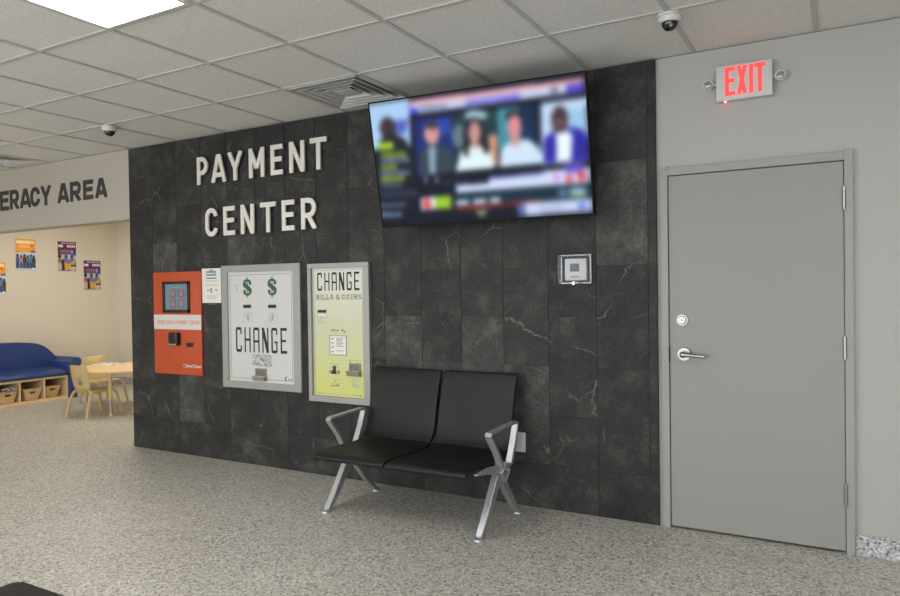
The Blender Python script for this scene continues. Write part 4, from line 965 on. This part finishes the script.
# baskets in the cubbies
def basket_mesh():
    b = NB(); h = .140; d0, d1 = .155, .19; w0, w1 = .078, .110
    def quadwall(a0, a1, c0, c1): pass
    t = bmesh.new()
    bot = [t.verts.new((x*d0, y*w0, .004)) for x, y in ((-1, -1), (1, -1), (1, 1), (-1, 1))]; top = [t.verts.new((x*d1, y*w1, h)) for x, y in ((-1, -1), (1, -1), (1, 1), (-1, 1))]
    t.faces.new(bot[::-1])
    for i in (0, 2, 3): t.faces.new((bot[i], bot[(i+1) % 4], top[(i+1) % 4], top[i]))
    # front (+x) face with a handle hole
    def fp(u, v): return (d0+(d1-d0)*v, (w0+(w1-w0)*v)*u, .004+(h-.004)*v)
    o4 = [bot[1], bot[2], top[2], top[1]]; i4 = [t.verts.new(fp(u, v)) for u, v in ((-.34, .62), (.34, .62), (.34, .80), (-.34, .80))]
    for i in range(4): t.faces.new((o4[i], o4[(i+1) % 4], i4[(i+1) % 4], i4[i]))
    merge(b, t); return b
bk = thing('basket', 'tan open basket holding a grey and white soft item, left cubby under the sofa', 'basket', (-9.29, .765, .036), 0, 'baskets in the sofa cubbies')
o = obj('tub', basket_mesh(), M['basket'], bk, smooth=False); sd = o.modifiers.new('solid', 'SOLIDIFY'); sd.thickness = .005
b = NB()
for p, q in (((-.19, -.114), (.19, -.114)), ((.19, -.114), (.19, .114)), ((.19, .114), (-.19, .114)), ((-.19, .114), (-.19, -.114))): tube(b, [(p[0], p[1], 0.146), (q[0], q[1], .146)], .006, 8)
obj('rim', b, M['basket'], bk)
dup(bk, (-9.29, 1.07, .036), 0, 'tan empty-looking basket in the middle visible cubby under the sofa')
dup(bk, (-9.35, 1.365, .036), 0, 'tan basket in the cubby nearest the sofa arm')
b = NB()
for i in range(7): sphere(b, (-.13+.02*(i % 3)+.24, -.05+.022*i, 0.152+.012*math.sin(i*2.1)), .026, (1.2, 1, .7), 14)
toy = obj('soft_toy', b, M['fur']); toy.location = (-9.25, .775, .058); tag(toy, 'grey and white soft item poking out of the left basket', 'soft toy')

# activity table
TXC, TYC, TZ, TR = -7.55, 1.285, .515, .55
tb = thing('activity_table', 'low round maple play table with tan and chrome legs', 'table', (TXC, TYC, 0))
b = NB(); cyl(b, (0, 0, TZ-.026), (0, 0, TZ), TR-.004, n=72); obj('tabletop', b, M['tabletop'], tb)
b = NB(); tube(b, [((TR-.003)*math.cos(a*PI/36), (TR-.003)*math.sin(a*PI/36), TZ-.014) for a in range(72)], .0125, 10, closed=True); obj('edge_band', b, M['tan'], tb)
for a in (-55, 35, 125, 215):
    x, y = .42*math.cos(R(a+2)), .46*math.sin(R(a+2))
    b = NB(); cyl(b, (x, y, .19), (x, y, TZ-.026), .023, n=24); cyl(b, (x, y, TZ-.04), (x, y, TZ-.0265), .045, n=24); lg = obj('leg', b, M['tan'], tb)
    b = NB(); cyl(b, (x, y, .03), (x, y, .192), .017, n=20); obj('chrome_insert', b, M['chrome'], lg)
    b = NB(); cyl(b, (x, y, 0), (x, y, .034), .027, .021, n=20, bev=.003); obj('foot', b, M['tan'], lg)
# open picture book on the table
bkx = thing('picture_book', 'open pale board book lying on the round play table', 'book', (-7.93, 1.36, TZ), R(20))
b = NB(); box(b, -.19, .0, -.14, .14, .001, .010, bev=.002); box(b, .0, .19, -.14, .14, .001, .010, bev=.002); obj('pages', b, M['paper'], bkx)
b = NB(); cols = [M['green'], M['blueink'], M['orangeink'], M['olive']]
q = random.Random(4)
for i in range(14):
    x = q.uniform(-.17, .13); y = q.uniform(-.12, .09)
    if -.03 < x < .01: continue
    box(b, x, x+.035, y, y+.03, .0100, .0106, mi=i % 4)
obj('pictures', b, cols, bkx, smooth=False)

# children's stacking chair, facing +y
def kid_chair():
    t = thing('child_chair', 'tan child chair with its back to the viewer, tucked under the round table', 'child chair', (0, 0, 0), 0, 'tan child chairs around the play table')
    # seat: softly dished rounded slab
    b = NB(); n = 14; W, D = .165, .16
    def sq(u, v):
        x = u*W*(1-.04*abs(v)); y = v*D; r = .04
        return x, y
    g = [[None]*(n+1) for _ in range(n+1)]
    for i in range(n+1):
        for j in range(n+1):
            u, v = 2*i/n-1, 2*j/n-1; d = 1-.10*(u*u*v*v)
            x, y = u*W*d, v*D*d; z = .300-.008*(1-u*u)*(1-v*v)-.016*max(0, v-.6)+.006*max(0, -v-.5); g[i][j] = b.verts.new((x, y, z))
    for i in range(n):
        for j in range(n): b.faces.new((g[i][j], g[i+1][j], g[i+1][j+1], g[i][j+1]))
    o = obj('seat', b, M['tan'], t); s = o.modifiers.new('solid', 'SOLIDIFY'); s.thickness = .010
    # back: outline with a handle hole, bent
    b = NB(); out = [(-.128, .300), (-.150, .36), (-.158, .45), (-.150, .545)]+arc(-.105, .555, .045, .035, 170, 95, 4)+arc(.105, .555, .045, .035, 85, 10, 4)+[(.150, .545), (.158, .45), (.150, .36), (.128, .300)]
    hole = [(-.035, .36), (.035, .36), (.044, .385), (.030, .425), (-.030, .425), (-.044, .385)]
    es = []
    for L_ in (out, hole):
        vs = [b.verts.new((p[0], 0, p[1])) for p in L_]
        es += [b.edges.new((vs[i], vs[(i+1) % len(vs)])) for i in range(len(vs))]
    bmesh.ops.triangle_fill(b, use_beauty=True, use_dissolve=False, edges=es)
    bmesh.ops.subdivide_edges(b, edges=b.edges[:], cuts=3)
    for v in b.verts:
        k_ = (v.co.z-.30)/.29; v.co.y = -.158-.055*k_+.55*v.co.x**2*1.4
        if k_ < .12: v.co.y += .012*(1-k_/.12)
    o = obj('backrest', b, M['tan'], t); s = o.modifiers.new('solid', 'SOLIDIFY'); s.thickness = .009; s.offset = 0
    for sx in (-1, 1):
        # side tubes: front and rear leg meet under the seat rail
        b = NB(); P = crom([(sx*.140, -.02, .284), (sx*.150, .10, .284), (sx*.158, .155, .262), (sx*.170, .185, .17), (sx*.185, .215, .02)], 5); tube(b, P, .017, 12)
        lg = obj('leg', b, M['tan'], t); b = NB(); cyl(b, (sx*.185, .216, 0), (sx*.184, .213, .028), .020, .018, 16, bev=.002); obj('foot_cap', b, M['tan'], lg)
        b = NB(); P = crom([(sx*.140, -.03, .284), (sx*.150, -.11, .284), (sx*.158, -.150, .262), (sx*.170, -.185, .17), (sx*.185, -.220, .02)], 5); tube(b, P, .017, 12)
        lg = obj('leg', b, M['tan'], t); b = NB(); cyl(b, (sx*.185, -.221, 0), (sx*.184, -.218, .028), .020, .018, 16, bev=.002); obj('foot_cap', b, M['tan'], lg)
    return t
c0 = kid_chair(); c0.location = (-7.545, .885, 0); c0.rotation_euler = (0, 0, R(1))
dup(c0, (-8.25, 1.48, 0), R(-92), 'tan child chair at the far left of the round table, its back above the tabletop')
dup(c0, (-7.03, 1.36, 0), R(96), 'tan child chair half hidden behind the edge of the stone wall')

# ---------------------------------------------------------------- world, camera, colour
w = bpy.data.worlds.new('World'); scene.world = w; w.use_nodes = True
bg = w.node_tree.nodes['Background']; bg.inputs['Color'].default_value = (.90, .95, 1., 1); bg.inputs['Strength'].default_value = 5.4
for i, (a, c) in enumerate(WIN):   # portals help the renderer find the window openings
    l = bpy.data.lights.new('window_portal', 'AREA'); l.shape = 'RECTANGLE'; l.size = c-a; l.size_y = 2.38; l.cycles.is_portal = True
    o = bpy.data.objects.new('window_portal', l); COL.objects.link(o); o.location = ((a+c)/2, YF-.16, 1.31); o.rotation_euler = (R(90), 0, 0)

D, H, yaw, pi_, ro, f = 4.10774, 1.39234, .51289, -.01268, -.0142, 698.09544
r0 = Vector((math.cos(yaw), math.sin(yaw), 0)); f0 = Vector((-math.sin(yaw), math.cos(yaw), 0)); zz = Vector((0, 0, 1))
fw = math.cos(pi_)*f0+math.sin(pi_)*zz; up = math.cos(pi_)*zz-math.sin(pi_)*f0
r1 = math.cos(ro)*r0+math.sin(ro)*up; u1 = math.cos(ro)*up-math.sin(ro)*r0
cd = bpy.data.cameras.new('camera'); cam = bpy.data.objects.new('camera', cd); COL.objects.link(cam); scene.camera = cam
cd.sensor_width = 36.; cd.lens = 36*f/900; cd.clip_start = .05; cd.clip_end = 60
mw = Matrix((r1, u1, -fw)).transposed().to_4x4(); mw.translation = (0, -D, H); cam.matrix_world = mw

scene.view_settings.view_transform = 'Standard'; scene.view_settings.look = 'None'; scene.view_settings.gamma = 1; scene.view_settings.use_curve_mapping = False
scene.view_settings.exposure = .09
scene.cycles.max_bounces = 8; scene.cycles.diffuse_bounces = 5; scene.cycles.transparent_max_bounces = 12
try: scene.cycles.use_denoising = True
except Exception: pass
